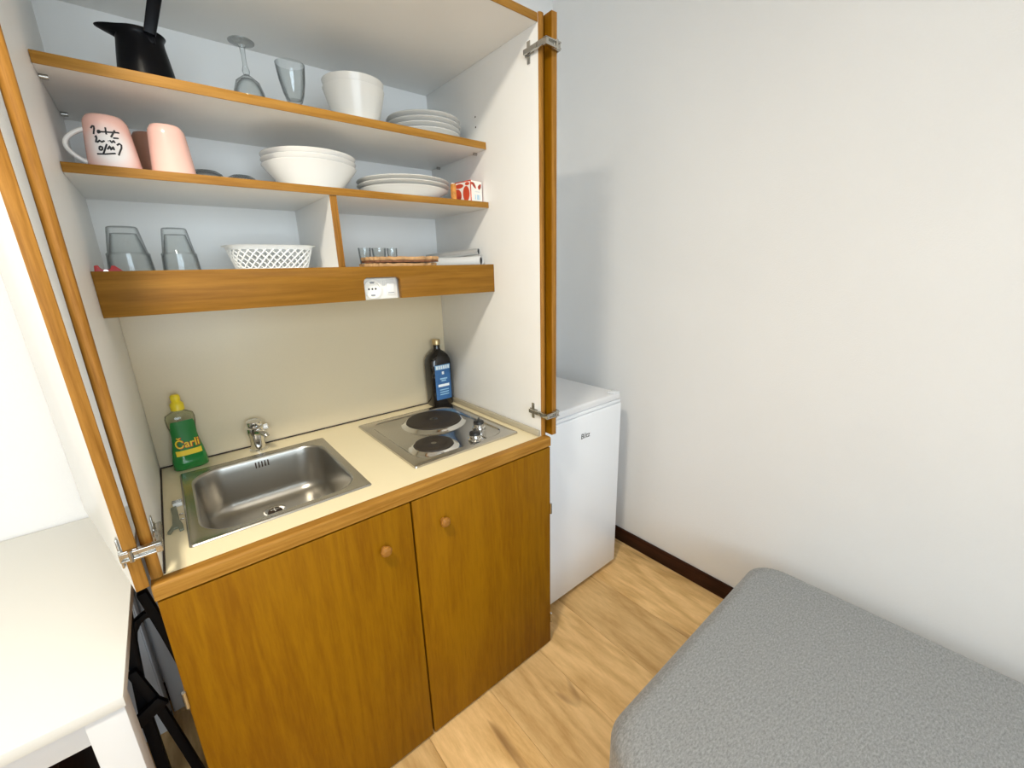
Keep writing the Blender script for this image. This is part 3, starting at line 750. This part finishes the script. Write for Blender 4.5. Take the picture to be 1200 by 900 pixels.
def soap_front(x, z):
    zs = [p[0] for p in prof]+[p[0] for p in prof2[:4]]; A = [p[1] for p in prof]+[p[1] for p in prof2[:4]]; B = [p[2] for p in prof]+[p[2] for p in prof2[:4]]
    for i in range(len(zs)-1):
        if zs[i] <= z <= zs[i+1]:
            t = (z-zs[i])/max(1e-6, zs[i+1]-zs[i]); a = A[i]+t*(A[i+1]-A[i]); b = B[i]+t*(B[i+1]-B[i]); break
    q = max(0.0, 1-min(1, abs(x)/a)**2.8)**(1/2.8)
    return -b*q-0.0007
def patch(name, u0, u1, v0, v1, fn, mat, parent, nu=16, nv=10, wfn=None):
    vs, fs = [], []
    for j in range(nv+1):
        v = v0+(v1-v0)*j/nv
        for i in range(nu+1):
            u = u0+(u1-u0)*i/nu
            if wfn: u *= wfn(v)
            vs.append((u, fn(u, v), v))
    for j in range(nv):
        for i in range(nu):
            a = j*(nu+1)+i; fs.append((a, a+1, a+nu+2, a+nu+1))
    return mk(name, vs, fs, mat, parent, smooth=True, ang=80)
lb = patch('front_label', -0.029, 0.029, 0.045, 0.150, soap_front, 'green_label', ds, wfn=lambda v: 1.0 if v < 0.14 else 0.9)
patch('label_band', -0.031, 0.031, 0.046, 0.062, lambda u, v: soap_front(u, v)-0.0006, 'yellow_ink', lb, nv=3)
text('label_shadow', 'Čarli', 0.033, lambda x, y: (x*0.9+0.001, soap_front(max(-.03, min(.03, x*0.9)), 0.079+y)-0.0006, 0.079+y), 'red_ink', lb, bold=0.0014)
text('label_lettering', 'Čarli', 0.033, lambda x, y: (x*0.9, soap_front(max(-.03, min(.03, x*0.9)), 0.080+y)-0.0013, 0.080+y), 'yellow_ink', lb, bold=0.0003)

# ------------------------------------------------------------------ dark bottle with blue label
bo = thing('dark_bottle', 'black glass bottle with blue label in the worktop corner behind hob', 'bottle', (0.957, 0.556, ZC+0.0005))
bp = [(0.0, 0.046, 0.034, 4), (0.004, 0.0495, 0.0375, 4), (0.17, 0.0505, 0.038, 4), (0.195, 0.0490, 0.037, 3.6), (0.212, 0.042, 0.033, 3), (0.226, 0.029, 0.025, 2.4), (0.235, 0.0165, 0.0160, 2), (0.241, 0.0135, 0.0135, 2), (0.256, 0.0135, 0.0135, 2)]
loft('glass_body', [sell(a, b, z, n) for z, a, b, n in bp], 'dark_glass', bo, ang=60)
lathe('bottle_cap', [(0, 0.257), (0.0160, 0.257), (0.0162, 0.275), (0.0145, 0.278), (0, 0.278)], 'gold', bo, seg=30)
def bot_front(x, z):
    q = max(0.0, 1-min(1, abs(x)/0.0505)**4)**0.25
    return -0.038*q-0.0006
bl = patch('blue_label', -0.036, 0.036, 0.030, 0.178, bot_front, 'blue_label', bo, wfn=lambda v: 1.0)
patch('label_header', -0.034, 0.034, 0.158, 0.176, lambda u, v: bot_front(u, v)-0.0004, 'light_blue', bl, nv=2)
def lmark(x0, x1, z0, z1, mat='white_ink'):
    patch('label_mark', x0, x1, z0, z1, lambda u, v: bot_front(u, v)-0.0009, mat, bl, nu=6, nv=2)
for i in range(6): lmark(-0.030+i*0.0105, -0.0235+i*0.0105, 0.160, 0.174)
lmark(-0.006, 0.004, 0.137, 0.149)
lmark(-0.016, 0.018, 0.116, 0.122, 'light_blue'); lmark(-0.010, 0.012, 0.108, 0.113, 'light_blue')
lmark(-0.026, 0.026, 0.085, 0.096)
for zz in (0.070, 0.060, 0.050): lmark(-0.020, 0.022, zz, zz+0.004, 'light_blue')

# ------------------------------------------------------------------ small clip on the worktop beside the sink
cl = thing('plastic_clip', 'small grey green plastic clip lying on the worktop beside sink', 'clip', (0.044, 0.24, ZC))
outl = [(-0.007, 0.045), (0.004, 0.050), (0.006, 0.02), (0.008, -0.03), (0.013, -0.058), (0.014, -0.082), (0.006, -0.085), (0.004, -0.066), (-0.004, -0.066), (-0.010, -0.085), (-0.016, -0.080), (-0.006, -0.05), (-0.005, 0.0)]
prism('clip_body', outl, 0.0004, 0.006, 'clip_green', cl, 'z', bev=0.001)
cr = box('clip_head', -0.002, 0.0165, 0.052, 0.074, 0.0004, 0.010, 'plastic_white', cl, 0.0015)
for i in range(3): box('head_rib', -0.003, 0.0172, 0.0545+i*0.007, 0.0565+i*0.007, 0.0095, 0.0115, 'nickel', cr, 0.0003)
box('clip_spring', 0.008, 0.0165, 0.0, 0.0025, 0.001, 0.004, 'nickel', cl, 0.0004)
box('clip_spring', 0.009, 0.0165, -0.028, -0.0255, 0.001, 0.004, 'nickel', cl, 0.0004)

# ------------------------------------------------------------------ crockery builders
def bowl(label, r, rb, h, loc, mat, group=None, name='bowl', th=0.003):
    out = [(rb*1.02+(r-rb*1.02)*(i/9)**0.80, 0.005+(h-0.005)*(i/9)) for i in range(10)]
    inn = [(rr-th, zz+0.0015) for rr, zz in out[1:]][::-1]
    pr = [(0, 0.002), (rb*0.8, 0.002), (rb*0.85, 0.0), (rb, 0.0)] + out + [(r-th*0.4, h+0.0012)] + inn + [(rb*0.9, 0.0085), (0, 0.0085)]
    return tag(lathe(name, pr, mat, None, loc, 56), label, 'bowl', group)
def plate(label, r, loc, mat, group=None, h=0.022, th=0.0038):
    pr = [(0, 0.0025), (r*0.52, 0.0025), (r*0.54, 0), (r*0.58, 0), (r*0.62, 0.004), (r*0.75, h*0.55), (r*0.97, h*0.93), (r, h), (r*0.985, h+th*0.6), (r*0.95, h+th*0.6), (r*0.74, h*0.55+th), (r*0.60, 0.003+th), (0, 0.003+th)]
    return tag(lathe('plate', pr, mat, None, loc, 64, ang=35), label, 'plate', group)

S1, S2, S3 = 1.8145, 1.6350, 1.4280     # shelf tops

# top shelf -----------------------------------------------------------
jg = thing('coffee_pot', 'black enamel coffee pot with pouring lip and raised handle on top shelf', 'pot', (0.188, 0.37, S1+0.0004))
def lipf(a, z):
    t = max(0, math.cos(a-PI))
    return 1.0 + (0.55*t**9 if z > 0.108 else (0.36*t**12 if z > 0.101 else 0.0))
lathe('pot_body', [(0, 0.0), (0.052, 0.0), (0.0535, 0.004), (0.051, 0.03), (0.0455, 0.07), (0.042, 0.092), (0.0415, 0.1), (0.042, 0.104), (0.046, 0.1105), (0.044, 0.1115), (0.037, 0.102), (0.034, 0.092), (0.046, 0.01), (0, 0.006)], 'black_enamel', jg, seg=72, fac=lipf)
hd = [(0.006, 0.102), (0.026, 0.098), (0.053, 0.178)]
for i in range(7):
    a = -0.3 + (PI*0.95)*i/6
    hd.append((0.043+0.0105*math.cos(a), 0.190+0.0105*math.sin(a)))
bm = bmesh.new()
prism('handle', hd, -0.050, -0.038, 'black_enamel', jg, 'y', bev=0.002)
hh_ = lathe('hanging_hole', [(0, 0), (0.0036, 0), (0.0036, 0.0008), (0, 0.0008)], 'grey_ceramic', jg, (0.043, -0.0505, 0.1905), 14); hh_.rotation_euler = (PI/2, 0, 0)
box('handle_rivet', 0.008, 0.024, -0.040, -0.030, 0.086, 0.104, 'black_enamel', jg, 0.002)

wg = thing('wine_glass', 'upside-down stemmed wine glass standing on top shelf', 'glass', (0.386, 0.38, S1+0.0004))
lathe('glass_bowl', [(0.032, 0.0), (0.0345, 0.02), (0.0335, 0.045), (0.026, 0.068), (0.010, 0.081), (0.006, 0.084), (0, 0.084), (0, 0.078), (0.014, 0.074), (0.024, 0.062), (0.0315, 0.043), (0.0325, 0.02), (0.030, 0.0)], 'glass', wg, seg=40)
lathe('stem', [(0.0062, 0.083), (0.0085, 0.092), (0.0050, 0.104), (0.0046, 0.125), (0.0060, 0.140), (0.0085, 0.147)], 'glass', wg, seg=24)
lathe('foot', [(0.0085, 0.147), (0.028, 0.1525), (0.0285, 0.154), (0.027, 0.155), (0, 0.155)], 'glass', wg, seg=40)
gg = thing('goblet', 'clear faceted goblet standing upright beside white bowls on top shelf', 'glass', (0.491, 0.38, S1+0.0004))
fct = lambda a, z: 1.0 - (0.035*abs(math.sin(5*a)) if z < 0.095 else 0.0)
lathe('glass_bowl', [(0, 0.036), (0.010, 0.038), (0.019, 0.046), (0.026, 0.065), (0.0315, 0.095), (0.0355, 0.132), (0.0345, 0.1325), (0.0300, 0.095), (0.0245, 0.066), (0.017, 0.050), (0, 0.046)], 'glass', gg, seg=60, fac=fct)
lathe('stem', [(0.009, 0.036), (0.006, 0.028), (0.006, 0.012), (0.011, 0.006)], 'glass', gg, seg=24)
lathe('foot', [(0.011, 0.006), (0.030, 0.003), (0.031, 0.0), (0, 0.0)], 'glass', gg, seg=40)
def tall_bowl(label, z):
    out = [(0.052+0.033*(i/9)**0.85, 0.004+0.108*(i/9)) for i in range(10)]
    pr = [(0, 0.002), (0.040, 0.002), (0.041, 0), (0.050, 0.0)] + out + [(0.0840, 0.1128)] + [(rr-0.0026, zz) for rr, zz in out[1:]][::-1] + [(0.046, 0.008), (0, 0.008)]
    return tag(lathe('bowl', pr, 'cream_ceramic', None, (0.663, 0.40, z), 60, ang=30), label, 'bowl', 'tall cream bowls on the top shelf')
tall_bowl('deep cream bowl at bottom of the nested pair on top shelf', S1+0.0004)
tall_bowl('deep cream bowl nested inside another, upper of the pair on top shelf', S1+0.0190)
nm5 = ['lowest', 'second lowest', 'third from the bottom', 'topmost']
for i, n_ in enumerate(nm5):
    plate('small grey white plate, %s in the top shelf stack of four' % n_, 0.119, (0.888, 0.405, S1+0.0004+i*0.0150), 'grey_ceramic', 'small plates on the top shelf', h=0.026)

# middle shelf --------------------------------------------------------
def mug(name, label, cx, cy, mat, rb, rt, h, hang, group, rim='white_ceramic'):
    m = thing(name, label, 'mug', (cx, cy, S2+0.0004), 0, group)
    f = lambda t: rt+(rb-rt)*(1-t)**0.75
    pr = [(f(i/10), h*i/10) for i in range(9)] + [(f(0.86)-0.0005, h*0.89), (f(0.93)-0.003, h*0.95), (rt*0.86, h*0.99), (rt*0.72, h), (rt*0.66, h*0.985), (0, h*0.985)]
    inner = [(f(i/10)-0.0035, h*i/10) for i in range(9)][::-1]
    lathe('mug_body', [(0.0, h*0.93)] + [(rt*0.6, h*0.93)] + inner + pr, mat, m, seg=48, ang=50)
    c, s = math.cos(hang), math.sin(hang)
    pts = []
    for i in range(13):
        t = i/12; a = PI*t
        rr = 0.030*math.sin(a)**0.8
        zz = h*(0.74-0.60*t)
        base = f(zz/h)-0.002
        pts.append((c*(base+rr), s*(base+rr), zz))
    tube('handle', pts, 0.0042, rim, m, seg=10)
    return m, f
mg, mf = mug('mug', 'pink and white mug with black handwritten lettering, upside down on middle shelf', 0.097, 0.318, 'pink_white', 0.044, 0.033, 0.104, PI+0.05, 'pink mugs on the middle shelf')
# handwritten marks on the mug wall (x, z); the mug stands on its rim so the words hang upside down
STROKES = [[(-0.023, 0.0736), (-0.02, 0.0776), (-0.018, 0.0776), (-0.018, 0.0736), (-0.021, 0.0626)], [(-0.011, 0.0686), (-0.011, 0.0666), (-0.013, 0.0656), (-0.014, 0.0656), (-0.014, 0.0676), (-0.013, 0.0696), (-0.012, 0.0696), (-0.011, 0.0696), (-0.011, 0.0686)], [(-0.001, 0.0766), (-0.002, 0.0636)], [(-0.01, 0.0676), (0.004, 0.0686), (0.018, 0.0706)], [(0.012, 0.0736), (0.004, 0.0596)], [(0.007, 0.0586), (0.015, 0.0596)], [(-0.02, 0.0566), (-0.018, 0.0596), (-0.018, 0.0556), (-0.021, 0.0476)], [(-0.019, 0.0476), (-0.014, 0.0516), (-0.012, 0.0486), (-0.007, 0.0516)], [(-0.002, 0.0516), (-0.001, 0.0516)], [(0.001, 0.0536), (0.003, 0.0496), (0.007, 0.0536), (0.008, 0.0496)], [(-0.013, 0.0376), (-0.014, 0.0346), (-0.016, 0.0336), (-0.018, 0.0346), (-0.018, 0.0366), (-0.017, 0.0396), (-0.015, 0.0406), (-0.013, 0.0396), (-0.013, 0.0376)], [(-0.005, 0.0456), (-0.014, 0.0266)], [(-0.006, 0.0356), (-0.001, 0.0426), (-0.001, 0.0356), (0.004, 0.0416), (0.004, 0.0356)], [(0.01, 0.0456), (0.014, 0.0496), (0.017, 0.0476), (0.016, 0.0416), (0.012, 0.0336), (0.009, 0.0266)], [(-0.023, 0.0266), (-0.011, 0.0266), (0.005, 0.0296)]]
bm = bmesh.new()
for stp in STROKES:
    pts = []
    for k in range(len(stp)-1):
        for q in range(4):
            t = q/4; x = stp[k][0]*(1-t)+stp[k+1][0]*t; z = stp[k][1]*(1-t)+stp[k+1][1]*t
            pts.append((x, z))
    pts.append(stp[-1])
    P3 = []
    for x, z in pts:
        r = mf(max(0.0, min(1.0, z/0.104)))
        a = -PI/2+math.asin(max(-0.98, min(0.98, x/r)))
        P3.append((r*math.cos(a), r*math.sin(a), z))
    tube_bm(bm, P3, 0.0016, 6)
bm_obj('handwriting', bm, 'ink', mg)
mug('mug', 'plain glossy pink mug upside down beside the lettered mug', 0.195, 0.320, 'pink', 0.0405, 0.031, 0.104, PI*0.62, 'pink mugs on the middle shelf', 'pink')
mug('mug', 'brown mug upside down, half hidden behind the two pink mugs', 0.165, 0.43, 'brown_mug', 0.038, 0.030, 0.110, PI*0.55, None, 'white_ceramic')
for cx, lab, r_, h_ in ((0.262, 'low clear glass dish upside down next to the pink mug', 0.040, 0.036), (0.338, 'low clear glass dish upside down next to the bowl stack', 0.036, 0.033)):
    lathe_ = lathe('glass_dish', [(r_, 0), (r_*0.98, h_*0.5), (r_*0.86, h_*0.82), (r_*0.6, h_), (0, h_), (0, h_-0.004), (r_*0.55, h_-0.004), (r_*0.8, h_*0.76), (r_*0.92, h_*0.48), (r_*0.94, 0)], 'glass', None, (cx, 0.40, S2+0.0004), 40)
    tag(lathe_, lab, 'dish', 'glass dishes on the middle shelf')
for i, n_ in enumerate(('lowest', 'middle', 'topmost')):
    bowl('wide white bowl, %s of the three stacked on middle shelf' % n_, 0.124, 0.055, 0.074, (0.517, 0.415, S2+0.0004+i*0.0130), 'white_ceramic', 'wide white bowls on the middle shelf')
tag(bowl('deep white plate at bottom of the dinner plate stack', 0.142, 0.075, 0.034, (0.798, 0.405, S2+0.0004), 'white_ceramic', 'plates on the middle shelf', 'plate'), 'deep white soup plate under the dinner plates on middle shelf', 'plate', 'plates on the middle shelf')
for i, n_ in enumerate(('lower', 'upper')):
    plate('large white dinner plate, %s of two on the soup plate' % n_, 0.147, (0.798, 0.405, S2+0.0204+i*0.0125), 'grey_ceramic', 'plates on the middle shelf', h=0.026)

tbx = thing('tea_box', 'small red and white fruit tea box at the end of middle shelf', 'box', (0.984, 0.302, S2+0.0004), 0.2)
box('carton', -0.026, 0.026, -0.034, 0.060, 0, 0.066, 'box_red', tbx, 0.0006)
box('white_face', -0.0255, 0.0255, -0.0346, -0.0338, 0.001, 0.065, 'box_white', tbx, 0)
ff = lambda x0, x1, z0, z1, m: box('face_print', x0, x1, -0.0351, -0.0345, z0, z1, m, tbx, 0)
def leafp(cx, cz, w_, h_, m, rot=0.0):
    pts = []
    for i in range(14):
        a = 2*PI*i/14
        u, v = w_*math.cos(a), h_*math.sin(a)*(1-0.35*math.cos(a))
        pts.append((cx+u*math.cos(rot)-v*math.sin(rot), cz+u*math.sin(rot)+v*math.cos(rot)))
    prism('fruit_print', pts, -0.0352, -0.0345, m, tbx, 'y')
leafp(-0.012, 0.050, 0.012, 0.005, 'box_red', -0.8); leafp(0.014, 0.049, 0.010, 0.006, 'box_red', 0.9); leafp(-0.022, 0.056, 0.006, 0.004, 'red_ink', 0.2)
ff(-0.008, 0.014, 0.031, 0.0335, 'grey_cloth')
for xx, ww in ((-0.009, 0.0022), (0.0, 0.0018), (0.004, 0.0035), (0.011, 0.0025)): ff(xx, xx+ww, 0.008, 0.023, 'light_blue')
bm = bmesh.new()
fp = box('side_print', -0.0268, -0.0259, -0.030, 0.056, 0.004, 0.062, 'box_white', tbx, 0)
for (cy_, cz_, a_, b_2) in ((-0.012, 0.026, 0.015, 0.024), (0.030, 0.024, 0.020, 0.020), (0.02, 0.052, 0.020, 0.007), (-0.018, 0.056, 0.010, 0.005)):
    prism('fruit_print', [(cy_+a_*math.cos(2*PI*i/16), cz_+b_2*math.sin(2*PI*i/16)) for i in range(16)], -0.0274, -0.0267, 'red_ink', fp, 'x')
obx = thing('tea_packet', 'narrow orange packet wedged between the plates and red tea box', 'packet', (0.908, 0.283, S2+0.0004))
box('wrapper', -0.006, 0.006, -0.010, 0.006, 0, 0.050, 'box_orange', obx, 0.0012)
box('folded_top', -0.0055, 0.0055, -0.003, 0.0, 0.0495, 0.053, 'box_white', obx, 0.0006)

# lower compartment ---------------------------------------------------
def tumbler(label, cx, cy, s, rot):
    fc = lambda a, z: 1.0 - (0.02*abs(math.sin(4*a)) if z > 0.048 else 0.0)
    pr = [(0.041, 0.0), (0.0375, 0.040), (0.0378, 0.044), (0.0345, 0.047), (0.0275, 0.094), (0.0265, 0.099), (0.024, 0.101), (0, 0.0995), (0, 0.088), (0.0225, 0.087), (0.032, 0.046), (0.0355, 0.040), (0.039, 0.0)]
    return tag(lathe('tumbler', [(r*s, z) for r, z in pr], 'glass', None, (cx, cy, S3+0.0004), 64, rot, 30, fc), label, 'glass', 'tumblers in the lower compartment')
tumbler('clear glass tumbler upside down in the cupboard corner beside the red pegs', 0.080, 0.335, 1.0, 0.2)
tumbler('clear glass tumbler upside down between the corner tumbler and lattice basket', 0.170, 0.335, 0.90, 0.5)

bk = thing('basket', 'white plastic lattice basket in the lower shelf compartment', 'basket', (0.378, 0.415, S3+0.0004))
BA = lambda z: (0.083+0.020*z/0.068, 0.060+0.018*z/0.068)
nr_ = 32
bm = bmesh.new()
def bpt(t, z, off=0.0):
    a, b = BA(z); p = sell(a+off, b+off, z, 3.4, 1)
    c, s = math.cos(t), math.sin(t); n = 3.4
    return ((a+off)*math.copysign(abs(c)**(2/n), c), (b+off)*math.copysign(abs(s)**(2/n), s), z)
# spread the strips evenly along the perimeter
samp = [bpt(2*PI*i/720, 0.03) for i in range(721)]
cum = [0.0]
for i in range(720): cum.append(cum[-1]+math.dist(samp[i], samp[i+1]))
def par(u):
    u = (u % 1.0)*cum[-1]
    lo, hi = 0, 720
    while hi-lo > 1:
        md = (lo+hi)//2
        if cum[md] <= u: lo = md
        else: hi = md
    return 2*PI*(lo+(u-cum[lo])/max(1e-9, cum[hi]-cum[lo]))/720
for k in range(nr_):
    for sg in (-1, 1):
        pts = [bpt(par(k/nr_ + sg*0.085*j/6), 0.008+0.050*j/6, 0.0008*sg) for j in range(7)]
        tube_bm(bm, pts, 0.0019, 6)
lt = bm_obj('lattice', bm, 'plastic_white', bk); lt['kind'] = 'stuff'
def ring_band(name, z0, z1, o0, o1, th):
    a0, a1 = BA(z0), BA(z1)
    loft(name, [sell(a0[0]+o0, a0[1]+o0, z0, 3.4, 64), sell(a1[0]+o1, a1[1]+o1, z1, 3.4, 64), sell(a1[0]+o1-th, a1[1]+o1-th, z1, 3.4, 64), sell(a0[0]+o0-th, a0[1]+o0-th, z0, 3.4, 64), sell(a0[0]+o0, a0[1]+o0, z0, 3.4, 64)], 'plastic_white', bk, cap0=False, cap1=False, ang=40)
ring_band('rim', 0.057, 0.067, 0.001, 0.004, 0.004)
ring_band('rim_flange', 0.065, 0.0675, 0.004, 0.010, 0.009)
loft('basket_bottom', [sell(0.080, 0.057, 0.0, 3.4, 64), sell(0.085, 0.062, 0.004, 3.4, 64), sell(0.0855, 0.0625, 0.010, 3.4, 64), sell(0.083, 0.060, 0.010, 3.4, 64), sell(0.081, 0.058, 0.003, 3.4, 64)], 'plastic_white', bk, ang=40)

pg = thing('red_pegs', 'small red plastic pegs lying on the shelf corner beside tumbler', 'peg', (0.045, 0.262, S3+0.0004))
prism('peg_half', [(-0.022, 0), (-0.020, 0.018), (-0.014, 0.019), (-0.011, 0.011), (0.003, 0.011), (0.006, 0.018), (0.011, 0.018), (0.026, 0.003), (0.026, 0)], -0.010, -0.002, 'red_plastic', pg, 'y', bev=0.0008)
prism('peg_half', [(-0.020, 0), (-0.018, 0.015), (-0.013, 0.015), (-0.009, 0.009), (0.010, 0.009), (0.013, 0.014), (0.018, 0.012), (0.022, 0)], 0.001, 0.009, 'red_plastic', pg, 'y', bev=0.0008)
tube('peg_spring', [(-0.004, -0.0105, 0.006), (-0.004, 0.0095, 0.006)], 0.0045, 'nickel', pg, seg=10)

for i, (cx, cy, r_, lab) in enumerate(((0.652, 0.43, 0.020, 'small clear shot glass next to the shelf divider'), (0.702, 0.435, 0.023, 'wider clear shot glass in the middle of the three'), (0.746, 0.43, 0.017, 'narrow clear shot glass behind the scalloped trivets'))):
    pr = [(0, 0), (r_*0.74, 0), (r_*0.78, 0.004), (r_, 0.067), (r_*0.92, 0.067), (r_*0.72, 0.012), (0, 0.010)]
    tag(lathe('shot_glass', pr, 'glass', None, (cx, cy, S3+0.0004), 40), lab, 'glass', 'shot glasses in the lower compartment')

def trivet(label, z, dx, dy, rot):
    t = thing('trivet', label, 'trivet', (0.722+dx, 0.335+dy, z), rot, 'scalloped trivets in the lower compartment')
    n = 120; o0 = []; o1 = []
    for i in range(n):
        a = 2*PI*i/n
        k = 1+0.028*math.sin(22*a+dx*90)
        c, s = math.cos(a), math.sin(a)
        o0.append((0.116*k*math.copysign(abs(c)**0.55, c), 0.066*k*math.copysign(abs(s)**0.55, s)))
        k2 = k*0.985; o1.append((0.116*k2*math.copysign(abs(c)**0.55, c), 0.066*k2*math.copysign(abs(s)**0.55, s)))
    prism('bark_side', o1, 0.0, 0.0060, 'trivet_side', t, 'z')
    wv = [0.0018*math.sin(2*PI*i/n*22+dx*90) for i in range(n)]
    rg = [[(x, y, 0.0064+0.3*wv[i]) for i, (x, y) in enumerate(o1)], [(x, y, 0.0095+wv[i]) for i, (x, y) in enumerate(o0)], [(x, y, 0.0138+wv[i]) for i, (x, y) in enumerate(o0)], [(x*0.97, y*0.97, 0.0160+0.6*wv[i]) for i, (x, y) in enumerate(o1)], [(x*0.8, y*0.8, 0.0160) for x, y in o1]]
    loft('cut_face', rg, 'trivet_top', t, ang=60)
trivet('brown scalloped wooden trivet, lower of the pair behind the socket', S3+0.0004, 0.0, 0.0, 0.0)
trivet('brown scalloped wooden trivet, upper of the pair behind the socket', S3+0.0190, 0.006, -0.004, -0.02)

rl = thing('foil_roll', 'silver grey rolled sheet with dark hollow end in the lower shelf corner', 'roll', (0.945, 0.34, S3+0.0004))
def hollow(name, p0, p1, ro, ri, mat):
    p0, p1 = Vector(p0), Vector(p1); d = (p1-p0).normalized(); s = d.cross(Vector((0, 0, 1))).normalized(); u = s.cross(d)
    vs, fs = [], []; n = 28
    for p, r in ((p0, ro), (p1, ro), (p1, ri), (p1-d*0.03, ri)):
        for i in range(n):
            a = 2*PI*i/n; vs.append(p+r*(math.cos(a)*s+math.sin(a)*u))
    for k in range(3):
        for i in range(n): fs.append((k*n+i, k*n+(i+1) % n, (k+1)*n+(i+1) % n, (k+1)*n+i))
    fs.append(tuple(range(n))); fs.append(tuple(range(3*n, 4*n)))
    return mk(name, vs, fs, mat, rl, smooth=True, ang=40)
t1 = hollow('lower_roll', (-0.06, 0.11, 0.0175), (0.048, -0.078, 0.0190), 0.016, 0.0132, 'grey_cloth')
hollow('upper_roll', (-0.055, 0.115, 0.036), (0.048, -0.064, 0.0505), 0.011, 0.009, 'silver_sheet')
dirn = Vector((0.108, -0.188, 0.0015)).normalized()
e0 = Vector((0.048, -0.078, 0.0190))
tube('roll_core', [tuple(e0-dirn*0.028), tuple(e0-dirn*0.003)], 0.0125, 'ink', rl, seg=20)
e1 = Vector((0.048, -0.064, 0.0505)); d1 = Vector((0.105, -0.181, 0.0145)).normalized()
tube('roll_core', [tuple(e1-d1*0.026), tuple(e1-d1*0.003)], 0.0085, 'ink', rl, seg=20)
prism('loose_sheet', [(-0.100, 0.002), (-0.03, -0.06), (0.03, -0.076), (0.062, -0.06), (-0.02, 0.09), (-0.07, 0.11)], 0.0, 0.0022, 'grey_cloth', rl, 'z')
